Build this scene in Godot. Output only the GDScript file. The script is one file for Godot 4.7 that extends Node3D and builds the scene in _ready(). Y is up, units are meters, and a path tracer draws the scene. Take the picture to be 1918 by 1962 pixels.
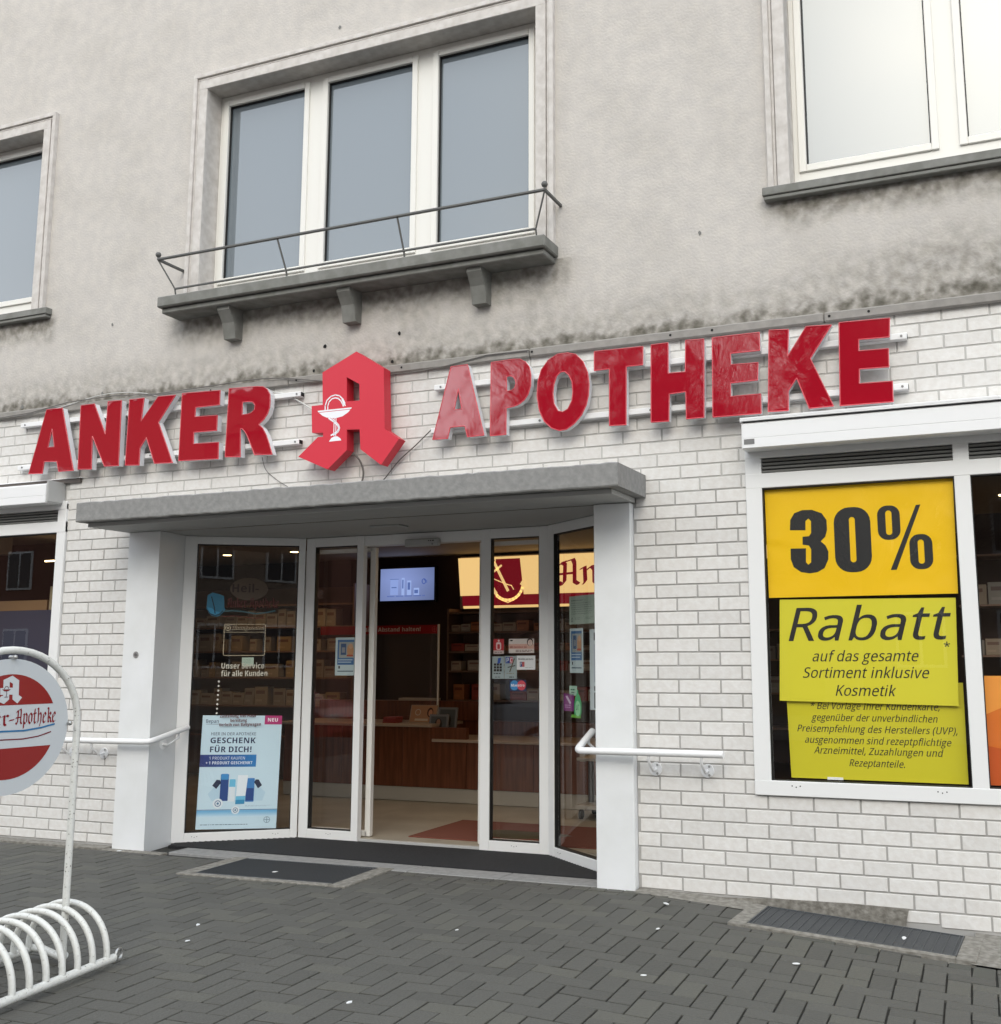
extends Node3D

# ---------------------------------------------------------------- shared state
var M := {}
var rng := RandomNumberGenerator.new()
var taken := {}
var cam: Camera3D
var font_r: SystemFont
var font_b: SystemFont
var font_s: SystemFont
var font_m: Font
var base_y := {}

func lin(r: float, g: float, b: float, a := 1.0) -> Color:
	var c := Color(r, g, b).linear_to_srgb()
	c.a = a
	return c

func V(x: float, y: float, z: float) -> Vector3:
	return Vector3(x, y, z)

# ---------------------------------------------------------------- naming
func numbered(n: String) -> String:
	if not taken.has(n):
		taken[n] = 0
		return n
	taken[n] += 1
	return "%s_%03d" % [n, taken[n]]

func tag(o: Node3D, label: String, category: String, group := "") -> Node3D:
	o.set_meta("label", label)
	o.set_meta("category", category)
	if group != "":
		o.set_meta("group", group)
	return o

func thing(called: String, label: String, category: String, at := Vector3.ZERO, turn := 0.0, group := "") -> Node3D:
	var o := Node3D.new()
	o.name = numbered(called)
	add_child(o)
	o.position = at
	o.rotation.y = turn
	tag(o, label, category, group)
	return o

func child_name(parent: Node, called: String) -> String:
	if not parent.has_node(NodePath(called)):
		return called
	var i := 1
	while parent.has_node(NodePath("%s_%03d" % [called, i])):
		i += 1
	return "%s_%03d" % [called, i]

var counters := {}
func part_mesh(called: String, mesh: Mesh, m: Material, parent: Node) -> MeshInstance3D:
	var o := MeshInstance3D.new()
	var key := "%d/%s" % [parent.get_instance_id(), called]
	var n: int = counters.get(key, 0)
	counters[key] = n + 1
	o.name = called if n == 0 else "%s_%03d" % [called, n]
	o.mesh = mesh
	if m:
		o.material_override = null
		for i in mesh.get_surface_count():
			o.set_surface_override_material(i, m)
	parent.add_child(o, true)
	return o

func obj(called: String, st: SurfaceTool, m: Material, parent: Node = null) -> MeshInstance3D:
	var p: Node = parent if parent else self
	var nm := called
	if p == self:
		nm = numbered(called)
	return part_mesh(nm, st.commit(), m, p)

func struct(called: String, st: SurfaceTool, m: Material) -> MeshInstance3D:
	var o := obj(called, st, m)
	o.set_meta("kind", "structure")
	return o

# ---------------------------------------------------------------- shapes
func mk() -> SurfaceTool:
	var st := SurfaceTool.new()
	st.begin(Mesh.PRIMITIVE_TRIANGLES)
	return st

func tri(st: SurfaceTool, a: Vector3, b: Vector3, c: Vector3) -> void:
	var n := (b - a).cross(c - a).normalized()
	for v: Vector3 in [a, c, b]:
		st.set_normal(n)
		st.set_uv(Vector2(v.x, -v.y))
		st.add_vertex(v)

func q4(st: SurfaceTool, a: Vector3, b: Vector3, c: Vector3, d: Vector3) -> void:
	# counter-clockwise seen from outside
	var n := (c - a).cross(d - b).normalized()
	for v: Vector3 in [a, c, b, a, d, c]:
		st.set_normal(n)
		st.set_uv(Vector2(v.x, -v.y))
		st.add_vertex(v)

func box(st: SurfaceTool, lo: Vector3, hi: Vector3, xf := Transform3D()) -> void:
	var p := []
	for i in 8:
		p.append(xf * Vector3(hi.x if i & 1 else lo.x, hi.y if i & 2 else lo.y, hi.z if i & 4 else lo.z))
	q4(st, p[4], p[5], p[7], p[6])
	q4(st, p[1], p[0], p[2], p[3])
	q4(st, p[5], p[1], p[3], p[7])
	q4(st, p[0], p[4], p[6], p[2])
	q4(st, p[6], p[7], p[3], p[2])
	q4(st, p[0], p[1], p[5], p[4])

func bbox(st: SurfaceTool, lo: Vector3, hi: Vector3, b: float, xf := Transform3D(), back := true) -> void:
	# box with chamfered edges
	b = minf(b, 0.49 * minf(hi.x - lo.x, minf(hi.y - lo.y, hi.z - lo.z)))
	var c := (lo + hi) / 2.0
	var h := (hi - lo) / 2.0
	var i := h - Vector3(b, b, b)
	var f := func(sx: int, sy: int, sz: int, ax: int) -> Vector3:
		return xf * (c + Vector3(sx * (h.x if ax == 0 else i.x), sy * (h.y if ax == 1 else i.y), sz * (h.z if ax == 2 else i.z)))
	for s: int in [1, -1]:
		if s == -1 and not back:
			pass
		else:
			quad_out(st, f.call(-1, -1, s, 2), f.call(1, -1, s, 2), f.call(1, 1, s, 2), f.call(-1, 1, s, 2), xf * c)
		quad_out(st, f.call(s, -1, -1, 0), f.call(s, 1, -1, 0), f.call(s, 1, 1, 0), f.call(s, -1, 1, 0), xf * c)
		quad_out(st, f.call(-1, s, -1, 1), f.call(1, s, -1, 1), f.call(1, s, 1, 1), f.call(-1, s, 1, 1), xf * c)
	for s: int in [1, -1]:
		for t: int in [1, -1]:
			if back or t == 1:
				quad_out(st, f.call(s, -1, t, 0), f.call(s, 1, t, 0), f.call(s, 1, t, 2), f.call(s, -1, t, 2), xf * c)
				quad_out(st, f.call(-1, s, t, 1), f.call(1, s, t, 1), f.call(1, s, t, 2), f.call(-1, s, t, 2), xf * c)
			quad_out(st, f.call(s, t, -1, 0), f.call(s, t, 1, 0), f.call(s, t, 1, 1), f.call(s, t, -1, 1), xf * c)
			for u: int in [1, -1]:
				if u == 1 or back:
					tri_out(st, f.call(s, t, u, 0), f.call(s, t, u, 1), f.call(s, t, u, 2), xf * c)

func quad_out(st: SurfaceTool, a: Vector3, b: Vector3, c: Vector3, d: Vector3, mid: Vector3) -> void:
	if (c - a).cross(d - b).dot((a + b + c + d) / 4.0 - mid) >= 0.0:
		q4(st, a, b, c, d)
	else:
		q4(st, d, c, b, a)

func tri_out(st: SurfaceTool, a: Vector3, b: Vector3, c: Vector3, mid: Vector3) -> void:
	if (b - a).cross(c - a).dot((a + b + c) / 3.0 - mid) >= 0.0:
		tri(st, a, b, c)
	else:
		tri(st, a, c, b)

func one_box(called: String, lo: Vector3, hi: Vector3, m: Material, parent: Node, bev := 0.003) -> MeshInstance3D:
	var st := mk()
	bbox(st, lo, hi, bev)
	return obj(called, st, m, parent)

func tube(st: SurfaceTool, pts: PackedVector3Array, r: float, n := 10, caps := true, r_end := -1.0) -> void:
	var rings := []
	var up := Vector3.UP
	var cnt := pts.size()
	var side := Vector3.ZERO
	for i in cnt:
		var d: Vector3
		if i == 0:
			d = (pts[1] - pts[0]).normalized()
		elif i == cnt - 1:
			d = (pts[i] - pts[i - 1]).normalized()
		else:
			d = ((pts[i + 1] - pts[i]).normalized() + (pts[i] - pts[i - 1]).normalized()).normalized()
		if side == Vector3.ZERO:
			side = d.cross(up if absf(d.dot(up)) < 0.9 else Vector3.RIGHT).normalized()
		else:
			side = (side - d * side.dot(d)).normalized()
		var o := d.cross(side).normalized()
		var rr := r if r_end < 0.0 else lerpf(r, r_end, float(i) / (cnt - 1))
		var ring := []
		for k in n:
			var a := TAU * k / n
			var dirv := side * cos(a) + o * sin(a)
			ring.append([pts[i] + dirv * rr, dirv])
		rings.append(ring)
	for i in cnt - 1:
		for k in n:
			var k2 := (k + 1) % n
			var a: Array = rings[i][k]
			var b: Array = rings[i][k2]
			var c: Array = rings[i + 1][k2]
			var d: Array = rings[i + 1][k]
			for v: Array in [a, c, b, a, d, c]:
				st.set_normal(v[1])
				st.set_uv(Vector2.ZERO)
				st.add_vertex(v[0])
	if caps:
		for k in n:
			var k2 := (k + 1) % n
			tri_out(st, pts[0], rings[0][k][0], rings[0][k2][0], pts[1])
			tri_out(st, pts[cnt - 1], rings[cnt - 1][k][0], rings[cnt - 1][k2][0], pts[cnt - 2])

func cyl(st: SurfaceTool, a: Vector3, b: Vector3, r: float, n := 16) -> void:
	tube(st, PackedVector3Array([a, b]), r, n, true)

func ball(st: SurfaceTool, c: Vector3, r: float, n := 12) -> void:
	for i in n / 2:
		for k in n:
			var f := func(ii: int, kk: int) -> Vector3:
				var t := PI * ii / (n / 2)
				var p := TAU * kk / n
				return Vector3(sin(t) * cos(p), cos(t), sin(t) * sin(p))
			var a: Vector3 = f.call(i, k)
			var b: Vector3 = f.call(i, k + 1)
			var cc: Vector3 = f.call(i + 1, k + 1)
			var d: Vector3 = f.call(i + 1, k)
			for v: Vector3 in [a, cc, b, a, d, cc]:
				st.set_normal(v)
				st.set_uv(Vector2.ZERO)
				st.add_vertex(c + v * r)

func p2(a: Array) -> PackedVector2Array:
	var out := PackedVector2Array()
	for i in a.size() / 2:
		out.append(Vector2(a[2 * i], a[2 * i + 1]))
	return out

func rect2(x0: float, y0: float, x1: float, y1: float) -> PackedVector2Array:
	return PackedVector2Array([Vector2(x0, y0), Vector2(x1, y0), Vector2(x1, y1), Vector2(x0, y1)])

func ell(cx: float, cy: float, rx: float, ry: float, n := 28, a0 := 0.0, a1 := TAU) -> PackedVector2Array:
	var out := PackedVector2Array()
	for i in n:
		var a := a0 + (a1 - a0) * i / (n if a1 - a0 >= TAU else n - 1)
		out.append(Vector2(cx + rx * cos(a), cy + ry * sin(a)))
	return out

func rring(cx0: float, cy0: float, cx1: float, cy1: float, r: float, n := 6) -> PackedVector2Array:
	# rounded rectangle
	var out := PackedVector2Array()
	for c: Array in [[cx1 - r, cy1 - r, 0.0], [cx0 + r, cy1 - r, PI / 2], [cx0 + r, cy0 + r, PI], [cx1 - r, cy0 + r, 1.5 * PI]]:
		for i in n + 1:
			var a: float = c[2] + PI / 2 * i / n
			out.append(Vector2(c[0] + r * cos(a), c[1] + r * sin(a)))
	return out

func plain_pieces(outer: PackedVector2Array, hole: PackedVector2Array) -> Array:
	if hole.size() < 3:
		return [outer]
	var lo := hole[0]
	var hi := hole[0]
	for v in hole:
		lo = lo.min(v)
		hi = hi.max(v)
	var mx := (lo.x + hi.x) / 2.0
	var out := []
	for s: Array in [[-100.0, mx], [mx, 100.0]]:
		for piece in Geometry2D.intersect_polygons(outer, rect2(s[0], -100, s[1], 100)):
			for bit in Geometry2D.clip_polygons(piece, hole):
				if bit.size() > 2:
					out.append(bit)
	return out

func flat(st: SurfaceTool, outer: PackedVector2Array, hole: PackedVector2Array, z: float, facing: int, xf := Transform3D()) -> void:
	for piece: PackedVector2Array in plain_pieces(outer, hole):
		var idx := Geometry2D.triangulate_polygon(piece)
		for i in idx.size() / 3:
			var a := piece[idx[3 * i]]
			var b := piece[idx[3 * i + 1]]
			var c := piece[idx[3 * i + 2]]
			if ((b - a).cross(c - a) > 0.0) != (facing > 0):
				var t := b
				b = c
				c = t
			tri(st, xf * V(a.x, a.y, z), xf * V(b.x, b.y, z), xf * V(c.x, c.y, z))

func walls(st: SurfaceTool, loop: PackedVector2Array, z0: float, z1: float, inward: bool, xf := Transform3D(), smooth := false) -> void:
	var ccw := not Geometry2D.is_polygon_clockwise(loop)
	if inward:
		ccw = not ccw
	var n := loop.size()
	for i in n:
		var a := loop[i]
		var b := loop[(i + 1) % n]
		if not ccw:
			var t := a
			a = b
			b = t
		q4(st, xf * V(a.x, a.y, z0), xf * V(b.x, b.y, z0), xf * V(b.x, b.y, z1), xf * V(a.x, a.y, z1))

func prism(st: SurfaceTool, outer: PackedVector2Array, hole: PackedVector2Array, z0: float, z1: float, xf := Transform3D()) -> void:
	flat(st, outer, hole, z1, 1, xf)
	flat(st, outer, hole, z0, -1, xf)
	walls(st, outer, z0, z1, false, xf)
	if hole.size() > 2:
		walls(st, hole, z0, z1, true, xf)

func rim(st: SurfaceTool, loop: PackedVector2Array, z: float, r: float) -> void:
	var n := loop.size()
	for i in n:
		var a := loop[i]
		var b := loop[(i + 1) % n]
		tube(st, PackedVector3Array([V(a.x, a.y, z), V(b.x, b.y, z)]), r, 6, true)

# coloured flat print: several polygons in one mesh, colour per vertex (linear)
func ink(st: SurfaceTool, poly: PackedVector2Array, c: Color, z: float, hole := PackedVector2Array(), xf := Transform3D()) -> void:
	st.set_color(Color(c.r, c.g, c.b, 1.0).srgb_to_linear())
	flat(st, poly, hole, z, 1, xf)

func stroke(st: SurfaceTool, pts: PackedVector2Array, w: float, c: Color, z: float, xf := Transform3D()) -> void:
	st.set_color(Color(c.r, c.g, c.b, 1.0).srgb_to_linear())
	for i in pts.size() - 1:
		var d := (pts[i + 1] - pts[i]).normalized()
		var n := Vector2(-d.y, d.x) * w / 2.0
		var e := d * w * 0.25
		flat(st, PackedVector2Array([pts[i] - n - e, pts[i + 1] - n + e, pts[i + 1] + n + e, pts[i] + n - e]), PackedVector2Array(), z, 1, xf)

# broad-nib strokes for the black-letter writing
func nib(st: SurfaceTool, pts: PackedVector2Array, w: Vector2, c: Color, z: float, xf: Transform3D) -> void:
	st.set_color(Color(c.r, c.g, c.b, 1.0).srgb_to_linear())
	for i in pts.size() - 1:
		var a := pts[i]
		var b := pts[i + 1]
		var hull := Geometry2D.convex_hull(PackedVector2Array([a - w, a + w, b - w, b + w, a + Vector2(-w.y, w.x) * 0.25, b + Vector2(-w.y, w.x) * 0.25, a - Vector2(-w.y, w.x) * 0.25, b - Vector2(-w.y, w.x) * 0.25]))
		hull.remove_at(hull.size() - 1)
		flat(st, hull, PackedVector2Array(), z, 1, xf)

const GOTHIC := {
	"A": [0.78, [[0.1, 0.1, 0.2, 0.0, 0.28, 0.12, 0.3, 0.8, 0.2, 0.88], [0.3, 0.9, 0.55, 1.0, 0.6, 0.85, 0.6, 0.12, 0.72, 0.02], [0.08, 0.42, 0.6, 0.46], [0.1, 0.78, 0.3, 0.92]]],
	"n": [0.6, [[0.02, 0.6, 0.14, 0.68, 0.16, 0.12, 0.1, 0.02], [0.16, 0.52, 0.36, 0.7, 0.44, 0.58, 0.44, 0.12, 0.54, 0.02]]],
	"k": [0.56, [[0.06, 1.0, 0.16, 0.95, 0.16, 0.1, 0.24, 0.02], [0.16, 0.5, 0.36, 0.7, 0.44, 0.56, 0.2, 0.38], [0.24, 0.38, 0.4, 0.3, 0.42, 0.1, 0.52, 0.02]]],
	"e": [0.5, [[0.38, 0.1, 0.24, 0.0, 0.1, 0.12, 0.1, 0.55, 0.26, 0.7, 0.38, 0.56, 0.12, 0.32]]],
	"r": [0.46, [[0.02, 0.6, 0.14, 0.68, 0.16, 0.12, 0.26, 0.02], [0.16, 0.52, 0.3, 0.7, 0.4, 0.6]]],
	"-": [0.34, [[0.02, 0.34, 0.28, 0.38]]],
	"p": [0.58, [[0.04, 0.62, 0.16, 0.68, 0.16, -0.28], [0.16, 0.54, 0.36, 0.7, 0.46, 0.56, 0.46, 0.14, 0.3, 0.0, 0.16, 0.1]]],
	"o": [0.54, [[0.26, 0.7, 0.1, 0.56, 0.1, 0.14, 0.26, 0.0, 0.42, 0.14, 0.42, 0.56, 0.26, 0.7]]],
	"t": [0.42, [[0.18, 0.95, 0.16, 0.12, 0.26, 0.0, 0.36, 0.1], [0.02, 0.64, 0.34, 0.68]]],
	"h": [0.6, [[0.06, 1.0, 0.16, 0.95, 0.16, 0.1, 0.1, 0.02], [0.16, 0.5, 0.36, 0.7, 0.46, 0.56, 0.46, 0.1, 0.34, -0.2]]],
}
func gothic(st: SurfaceTool, s: String, x0: float, x1: float, y: float, cap: float, c: Color, z: float, xf := Transform3D()) -> void:
	var total := 0.0
	for ch in s:
		total += GOTHIC[ch][0]
	var sx := (x1 - x0) / total
	var x := x0
	for ch in s:
		for line: Array in GOTHIC[ch][1]:
			var pts := p2(line)
			for i in pts.size():
				pts[i] = Vector2(x + pts[i].x * sx, y + pts[i].y * cap)
			nib(st, pts, Vector2(0.062 * sx, 0.05 * cap), c, z, xf)
		x += GOTHIC[ch][0] * sx

# lettering with the Droid fonts, appended to a mesh; baseline at y, from x0 to x1 (x1 <= x0: natural width)
func words_(st: SurfaceTool, s: String, x0: float, x1: float, y: float, cap: float, z: float, font: Font, slant := 0.0, xf := Transform3D(), depth := 0.0008) -> void:
	var t := TextMesh.new()
	t.font = font
	t.font_size = 48
	t.pixel_size = 0.01
	t.depth = 0.01
	t.curve_step = 4.0 if cap < 0.06 else 1.0
	t.horizontal_alignment = HORIZONTAL_ALIGNMENT_LEFT
	t.vertical_alignment = VERTICAL_ALIGNMENT_BOTTOM
	if not base_y.has(font):
		t.text = "H"
		base_y[font] = [t.get_aabb().position.y, t.get_aabb().size.y]
	t.text = s
	var bb := t.get_aabb()
	var sy: float = cap / base_y[font][1]
	var sx := (x1 - x0) / bb.size.x if x1 > x0 else sy
	var b := Basis(Vector3(sx, 0, 0), Vector3(sy * slant, sy, 0), Vector3(0, 0, depth / 0.01))
	var o := Vector3(x0 - bb.position.x * sx, y - base_y[font][0] * sy, z)
	if slant != 0.0:
		o.x -= slant * sy * base_y[font][0]
	var arr := t.get_mesh_arrays()
	var full := xf * Transform3D(b, o)
	var nb := full.basis.inverse().transposed()
	var vs: PackedVector3Array = arr[Mesh.ARRAY_VERTEX]
	var ns: PackedVector3Array = arr[Mesh.ARRAY_NORMAL]
	for i: int in arr[Mesh.ARRAY_INDEX]:
		st.set_normal((nb * ns[i]).normalized())
		st.set_uv(Vector2.ZERO)
		st.add_vertex(full * vs[i])

# ---------------------------------------------------------------- materials
func mat(key: String, c: Color, rough := 0.6, opts := {}) -> StandardMaterial3D:
	var m := StandardMaterial3D.new()
	m.resource_name = key
	m.albedo_color = c
	m.roughness = rough
	for k: String in opts:
		m.set(k, opts[k])
	M[key] = m
	return m

func noise_tex(size: int, freq: float, lo: Color, hi: Color, oct := 4, kind := FastNoiseLite.TYPE_SIMPLEX_SMOOTH, sd := 1, mid := 0.5) -> NoiseTexture2D:
	var n := FastNoiseLite.new()
	n.noise_type = kind
	n.frequency = freq
	n.fractal_octaves = oct
	n.seed = sd
	var t := NoiseTexture2D.new()
	t.width = size
	t.height = size
	t.seamless = true
	t.noise = n
	var g := Gradient.new()
	g.set_color(0, lo)
	g.set_color(1, hi)
	g.add_point(mid, lo.lerp(hi, 0.5))
	t.color_ramp = g
	return t

func normal_tex(size: int, freq: float, strength: float, oct := 3, sd := 3) -> NoiseTexture2D:
	var n := FastNoiseLite.new()
	n.noise_type = FastNoiseLite.TYPE_SIMPLEX_SMOOTH
	n.frequency = freq
	n.fractal_octaves = oct
	n.seed = sd
	var t := NoiseTexture2D.new()
	t.width = size
	t.height = size
	t.seamless = true
	t.as_normal_map = true
	t.bump_strength = strength
	t.noise = n
	return t

func tri_map(m: StandardMaterial3D, metres: float) -> StandardMaterial3D:
	m.uv1_triplanar = true
	m.uv1_world_triplanar = true
	m.uv1_scale = Vector3.ONE / metres
	return m

# ---------------------------------------------------------------- where the pavement lies
func G(x: float) -> float:
	return -0.06 * maxf(0.0, minf(x, 4.0) + 0.75)

func make_materials() -> void:
	mat("plaster", lin(0.60, 0.57, 0.535), 0.95, {"metallic_specular": 0.25})
	M.plaster.albedo_texture = noise_tex(512, 0.012, Color(0.94, 0.94, 0.945), Color(1, 0.997, 0.99), 5)
	M.plaster.heightmap_enabled = true
	M.plaster.heightmap_scale = 0.16
	M.plaster.heightmap_texture = noise_tex(512, 0.06, Color.BLACK, Color.WHITE, 4, FastNoiseLite.TYPE_SIMPLEX, 9)
	tri_map(M.plaster, 0.85)
	M["plaster_dirty"] = M.plaster.duplicate()
	mat("trim_paint", lin(0.66, 0.63, 0.60), 0.7)
	M.trim_paint.albedo_texture = noise_tex(256, 0.02, Color(0.88, 0.87, 0.86), Color.WHITE, 5, FastNoiseLite.TYPE_SIMPLEX_SMOOTH, 4)
	tri_map(M.trim_paint, 0.5)
	mat("grey_paint", lin(0.24, 0.24, 0.225), 0.8)
	M.grey_paint.albedo_texture = noise_tex(256, 0.02, Color(0.82, 0.82, 0.8), Color.WHITE, 5, FastNoiseLite.TYPE_SIMPLEX_SMOOTH, 5)
	tri_map(M.grey_paint, 0.7)
	mat("concrete", lin(0.30, 0.295, 0.285), 0.9)
	M.concrete.albedo_texture = noise_tex(512, 0.02, Color(0.86, 0.865, 0.87), Color.WHITE, 6, FastNoiseLite.TYPE_SIMPLEX_SMOOTH, 6)
	M.concrete.heightmap_enabled = true
	M.concrete.heightmap_scale = 0.12
	M.concrete.heightmap_texture = noise_tex(256, 0.05, Color.BLACK, Color.WHITE, 5, FastNoiseLite.TYPE_SIMPLEX, 8)
	tri_map(M.concrete, 0.6)
	mat("ledge", lin(0.33, 0.31, 0.285), 0.9)
	M.ledge.albedo_texture = M.concrete.albedo_texture
	tri_map(M.ledge, 0.9)
	mat("cement", lin(0.30, 0.285, 0.255), 0.95)
	M.cement.albedo_texture = noise_tex(512, 0.02, Color(0.7, 0.69, 0.67), Color.WHITE, 6, FastNoiseLite.TYPE_SIMPLEX_SMOOTH, 16)
	M.cement.heightmap_enabled = true
	M.cement.heightmap_scale = 0.3
	M.cement.heightmap_texture = M.concrete.heightmap_texture
	tri_map(M.cement, 0.5)
	var speck := noise_tex(256, 0.03, Color(0.95, 0.94, 0.93), Color.WHITE, 4, FastNoiseLite.TYPE_SIMPLEX_SMOOTH, 12)
	for i in 4:
		var t: float = [0.73, 0.76, 0.71, 0.77][i]
		var b := mat("brick_white_%d" % i, lin(t, t * 0.985, t * 0.955), 0.55)
		b.albedo_texture = speck
		b.heightmap_enabled = true
		b.heightmap_scale = 0.05
		b.heightmap_texture = M.concrete.heightmap_texture
		tri_map(b, 0.4)
	mat("mortar", lin(0.40, 0.39, 0.375), 0.95)
	mat("mortar_white", lin(0.50, 0.49, 0.47), 0.95)
	mat("white_paint", lin(0.80, 0.81, 0.82), 0.45)
	M.white_paint.albedo_texture = noise_tex(256, 0.01, Color(0.95, 0.95, 0.94), Color.WHITE, 5, FastNoiseLite.TYPE_SIMPLEX_SMOOTH, 14)
	tri_map(M.white_paint, 1.2)
	mat("frame_white", lin(0.80, 0.80, 0.79), 0.35)
	mat("window_plastic", lin(0.78, 0.765, 0.72), 0.35)
	mat("gasket", lin(0.012, 0.012, 0.012), 0.6)
	mat("dark_gap", lin(0.01, 0.01, 0.01), 0.9)
	mat("slat", lin(0.17, 0.17, 0.16), 0.6)
	mat("tray", lin(0.10, 0.085, 0.075), 0.5)
	mat("iron", lin(0.11, 0.11, 0.105), 0.6)
	mat("soffit", lin(0.42, 0.42, 0.41), 0.7)
	mat("metal_white", lin(0.82, 0.82, 0.82), 0.35)
	mat("steel", lin(0.45, 0.45, 0.44), 0.4, {"metallic": 0.8})
	mat("screw", lin(0.22, 0.22, 0.22), 0.4, {"metallic": 0.7})
	mat("pane_upper", lin(0.15, 0.18, 0.205), 0.02, {"metallic_specular": 1.0, "clearcoat_enabled": true, "clearcoat": 1.0, "clearcoat_roughness": 0.01})
	mat("glass", Color(1, 1, 1, 0.0), 0.0, {"transparency": BaseMaterial3D.TRANSPARENCY_ALPHA, "metallic_specular": 0.6})
	mat("letter_side", lin(0.74, 0.74, 0.76), 0.5)
	mat("letter_edge", lin(0.62, 0.05, 0.07), 0.25, {"clearcoat_enabled": true, "clearcoat": 1.0})
	mat("letter_red", lin(0.36, 0.006, 0.018), 0.03, {"metallic_specular": 1.0, "clearcoat_enabled": true, "clearcoat": 1.0, "clearcoat_roughness": 0.01})
	M.letter_red.normal_enabled = true
	M.letter_red.normal_texture = normal_tex(512, 0.012, 3.2, 2, 21)
	M.letter_red.normal_scale = 1.0
	tri_map(M.letter_red, 1.3)
	M["letter_red_wavy"] = M.letter_red.duplicate()
	M.letter_red.normal_scale = 0.06
	M.letter_red_wavy.normal_scale = 0.2
	mat("sign_red", lin(0.62, 0.022, 0.045), 0.45)
	mat("sign_red_side", lin(0.55, 0.02, 0.04), 0.5)
	mat("print", Color.WHITE, 0.5, {"vertex_color_use_as_albedo": true})
	mat("print_gloss", Color.WHITE, 0.2, {"vertex_color_use_as_albedo": true})
	mat("black_ink", lin(0.012, 0.012, 0.012), 0.5)
	mat("yellow", lin(0.86, 0.53, 0.003), 0.35)
	M.yellow.heightmap_enabled = true
	M.yellow.heightmap_scale = 0.5
	M.yellow.heightmap_texture = noise_tex(256, 0.008, Color.BLACK, Color.WHITE, 3, FastNoiseLite.TYPE_SIMPLEX_SMOOTH, 33)
	tri_map(M.yellow, 0.8)
	mat("lime", lin(0.66, 0.60, 0.025), 0.5)
	mat("lime_deep", lin(0.58, 0.52, 0.012), 0.5)
	mat("cable", lin(0.14, 0.13, 0.12), 0.6)
	mat("cable_white", lin(0.6, 0.6, 0.58), 0.6)
	mat("joint_sand", lin(0.03, 0.03, 0.027), 1.0)
	var pv := noise_tex(512, 0.11, Color(0.78, 0.78, 0.77), Color(1.0, 1.0, 0.99), 5, FastNoiseLite.TYPE_SIMPLEX, 41, 0.35)
	for i in 5:
		var t: float = [0.100, 0.107, 0.093, 0.104, 0.116][i]
		var b := mat("paver_%d" % i, lin(t, t * 0.97, t * (0.87 if i < 4 else 0.84)), 0.85)
		b.albedo_texture = pv
		b.heightmap_enabled = true
		b.heightmap_scale = 0.25
		b.heightmap_texture = M.concrete.heightmap_texture
		tri_map(b, 0.33)
	mat("paver_mass", Color.WHITE, 0.85, {"vertex_color_use_as_albedo": true})
	M.paver_mass.albedo_texture = pv
	tri_map(M.paver_mass, 0.33)
	mat("asphalt", lin(0.055, 0.055, 0.055), 0.9)
	mat("kerb", lin(0.25, 0.25, 0.24), 0.9)
	mat("rubber", lin(0.018, 0.018, 0.02), 0.75)
	M.rubber.albedo_texture = noise_tex(256, 0.05, Color(0.55, 0.55, 0.57), Color.WHITE, 5, FastNoiseLite.TYPE_SIMPLEX, 17)
	tri_map(M.rubber, 0.4)
	mat("grate_steel", lin(0.075, 0.08, 0.085), 0.55, {"metallic": 0.3})
	mat("rack_paint", lin(0.70, 0.70, 0.67), 0.4)
	var wear := FastNoiseLite.new()
	wear.frequency = 0.02
	wear.fractal_octaves = 5
	wear.seed = 77
	var wt := NoiseTexture2D.new()
	wt.width = 512
	wt.height = 512
	wt.seamless = true
	wt.noise = wear
	var wg := Gradient.new()
	wg.set_color(0, Color(0.22, 0.2, 0.18))
	wg.set_color(1, Color(1, 1, 1))
	wg.add_point(0.135, Color(0.27, 0.23, 0.2))
	wg.add_point(0.165, Color(0.94, 0.94, 0.93))
	wt.color_ramp = wg
	M.rack_paint.albedo_texture = wt
	tri_map(M.rack_paint, 0.22)
	# inside the shop
	mat("floor_beige", lin(0.42, 0.38, 0.31), 0.35)
	M.floor_beige.albedo_texture = noise_tex(256, 0.01, Color(0.85, 0.84, 0.82), Color.WHITE, 4, FastNoiseLite.TYPE_SIMPLEX_SMOOTH, 51)
	tri_map(M.floor_beige, 1.1)
	mat("ceiling", lin(0.30, 0.255, 0.20), 0.9)
	mat("brown_wall", lin(0.05, 0.026, 0.018), 0.7)
	mat("beige_wall", lin(0.30, 0.255, 0.20), 0.9)
	mat("wood", lin(0.215, 0.075, 0.035), 0.35)
	M.wood.albedo_texture = noise_tex(256, 0.02, Color(0.7, 0.66, 0.62), Color.WHITE, 5, FastNoiseLite.TYPE_SIMPLEX_SMOOTH, 52)
	tri_map(M.wood, 1.0)
	M.wood.uv1_scale = Vector3(4.0, 0.35, 4.0)
	mat("wood_edge", lin(0.42, 0.33, 0.26), 0.4)
	mat("shelf_board", lin(0.20, 0.12, 0.08), 0.5)
	mat("kick", lin(0.42, 0.39, 0.33), 0.5)
	mat("rug", lin(0.15, 0.045, 0.028), 0.95)
	mat("screen_off", lin(0.01, 0.01, 0.012), 0.2)
	mat("lamp_glow", Color.WHITE, 0.5, {"emission_enabled": true, "emission": Color(1, 0.86, 0.62), "emission_energy_multiplier": 5.0})
	mat("light_box_glow", lin(0.6, 0.45, 0.2), 0.5, {"emission_enabled": true, "emission": lin(1.0, 0.66, 0.26), "emission_energy_multiplier": 0.62})
	mat("acrylic", Color(1, 1, 1, 0.02), 0.02, {"transparency": BaseMaterial3D.TRANSPARENCY_ALPHA})
	mat("navy", lin(0.035, 0.037, 0.065), 0.6)
	mat("tyre", lin(0.015, 0.015, 0.015), 0.8)
	mat("car_silver", lin(0.42, 0.43, 0.45), 0.25, {"metallic": 0.5, "clearcoat_enabled": true})
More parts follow.
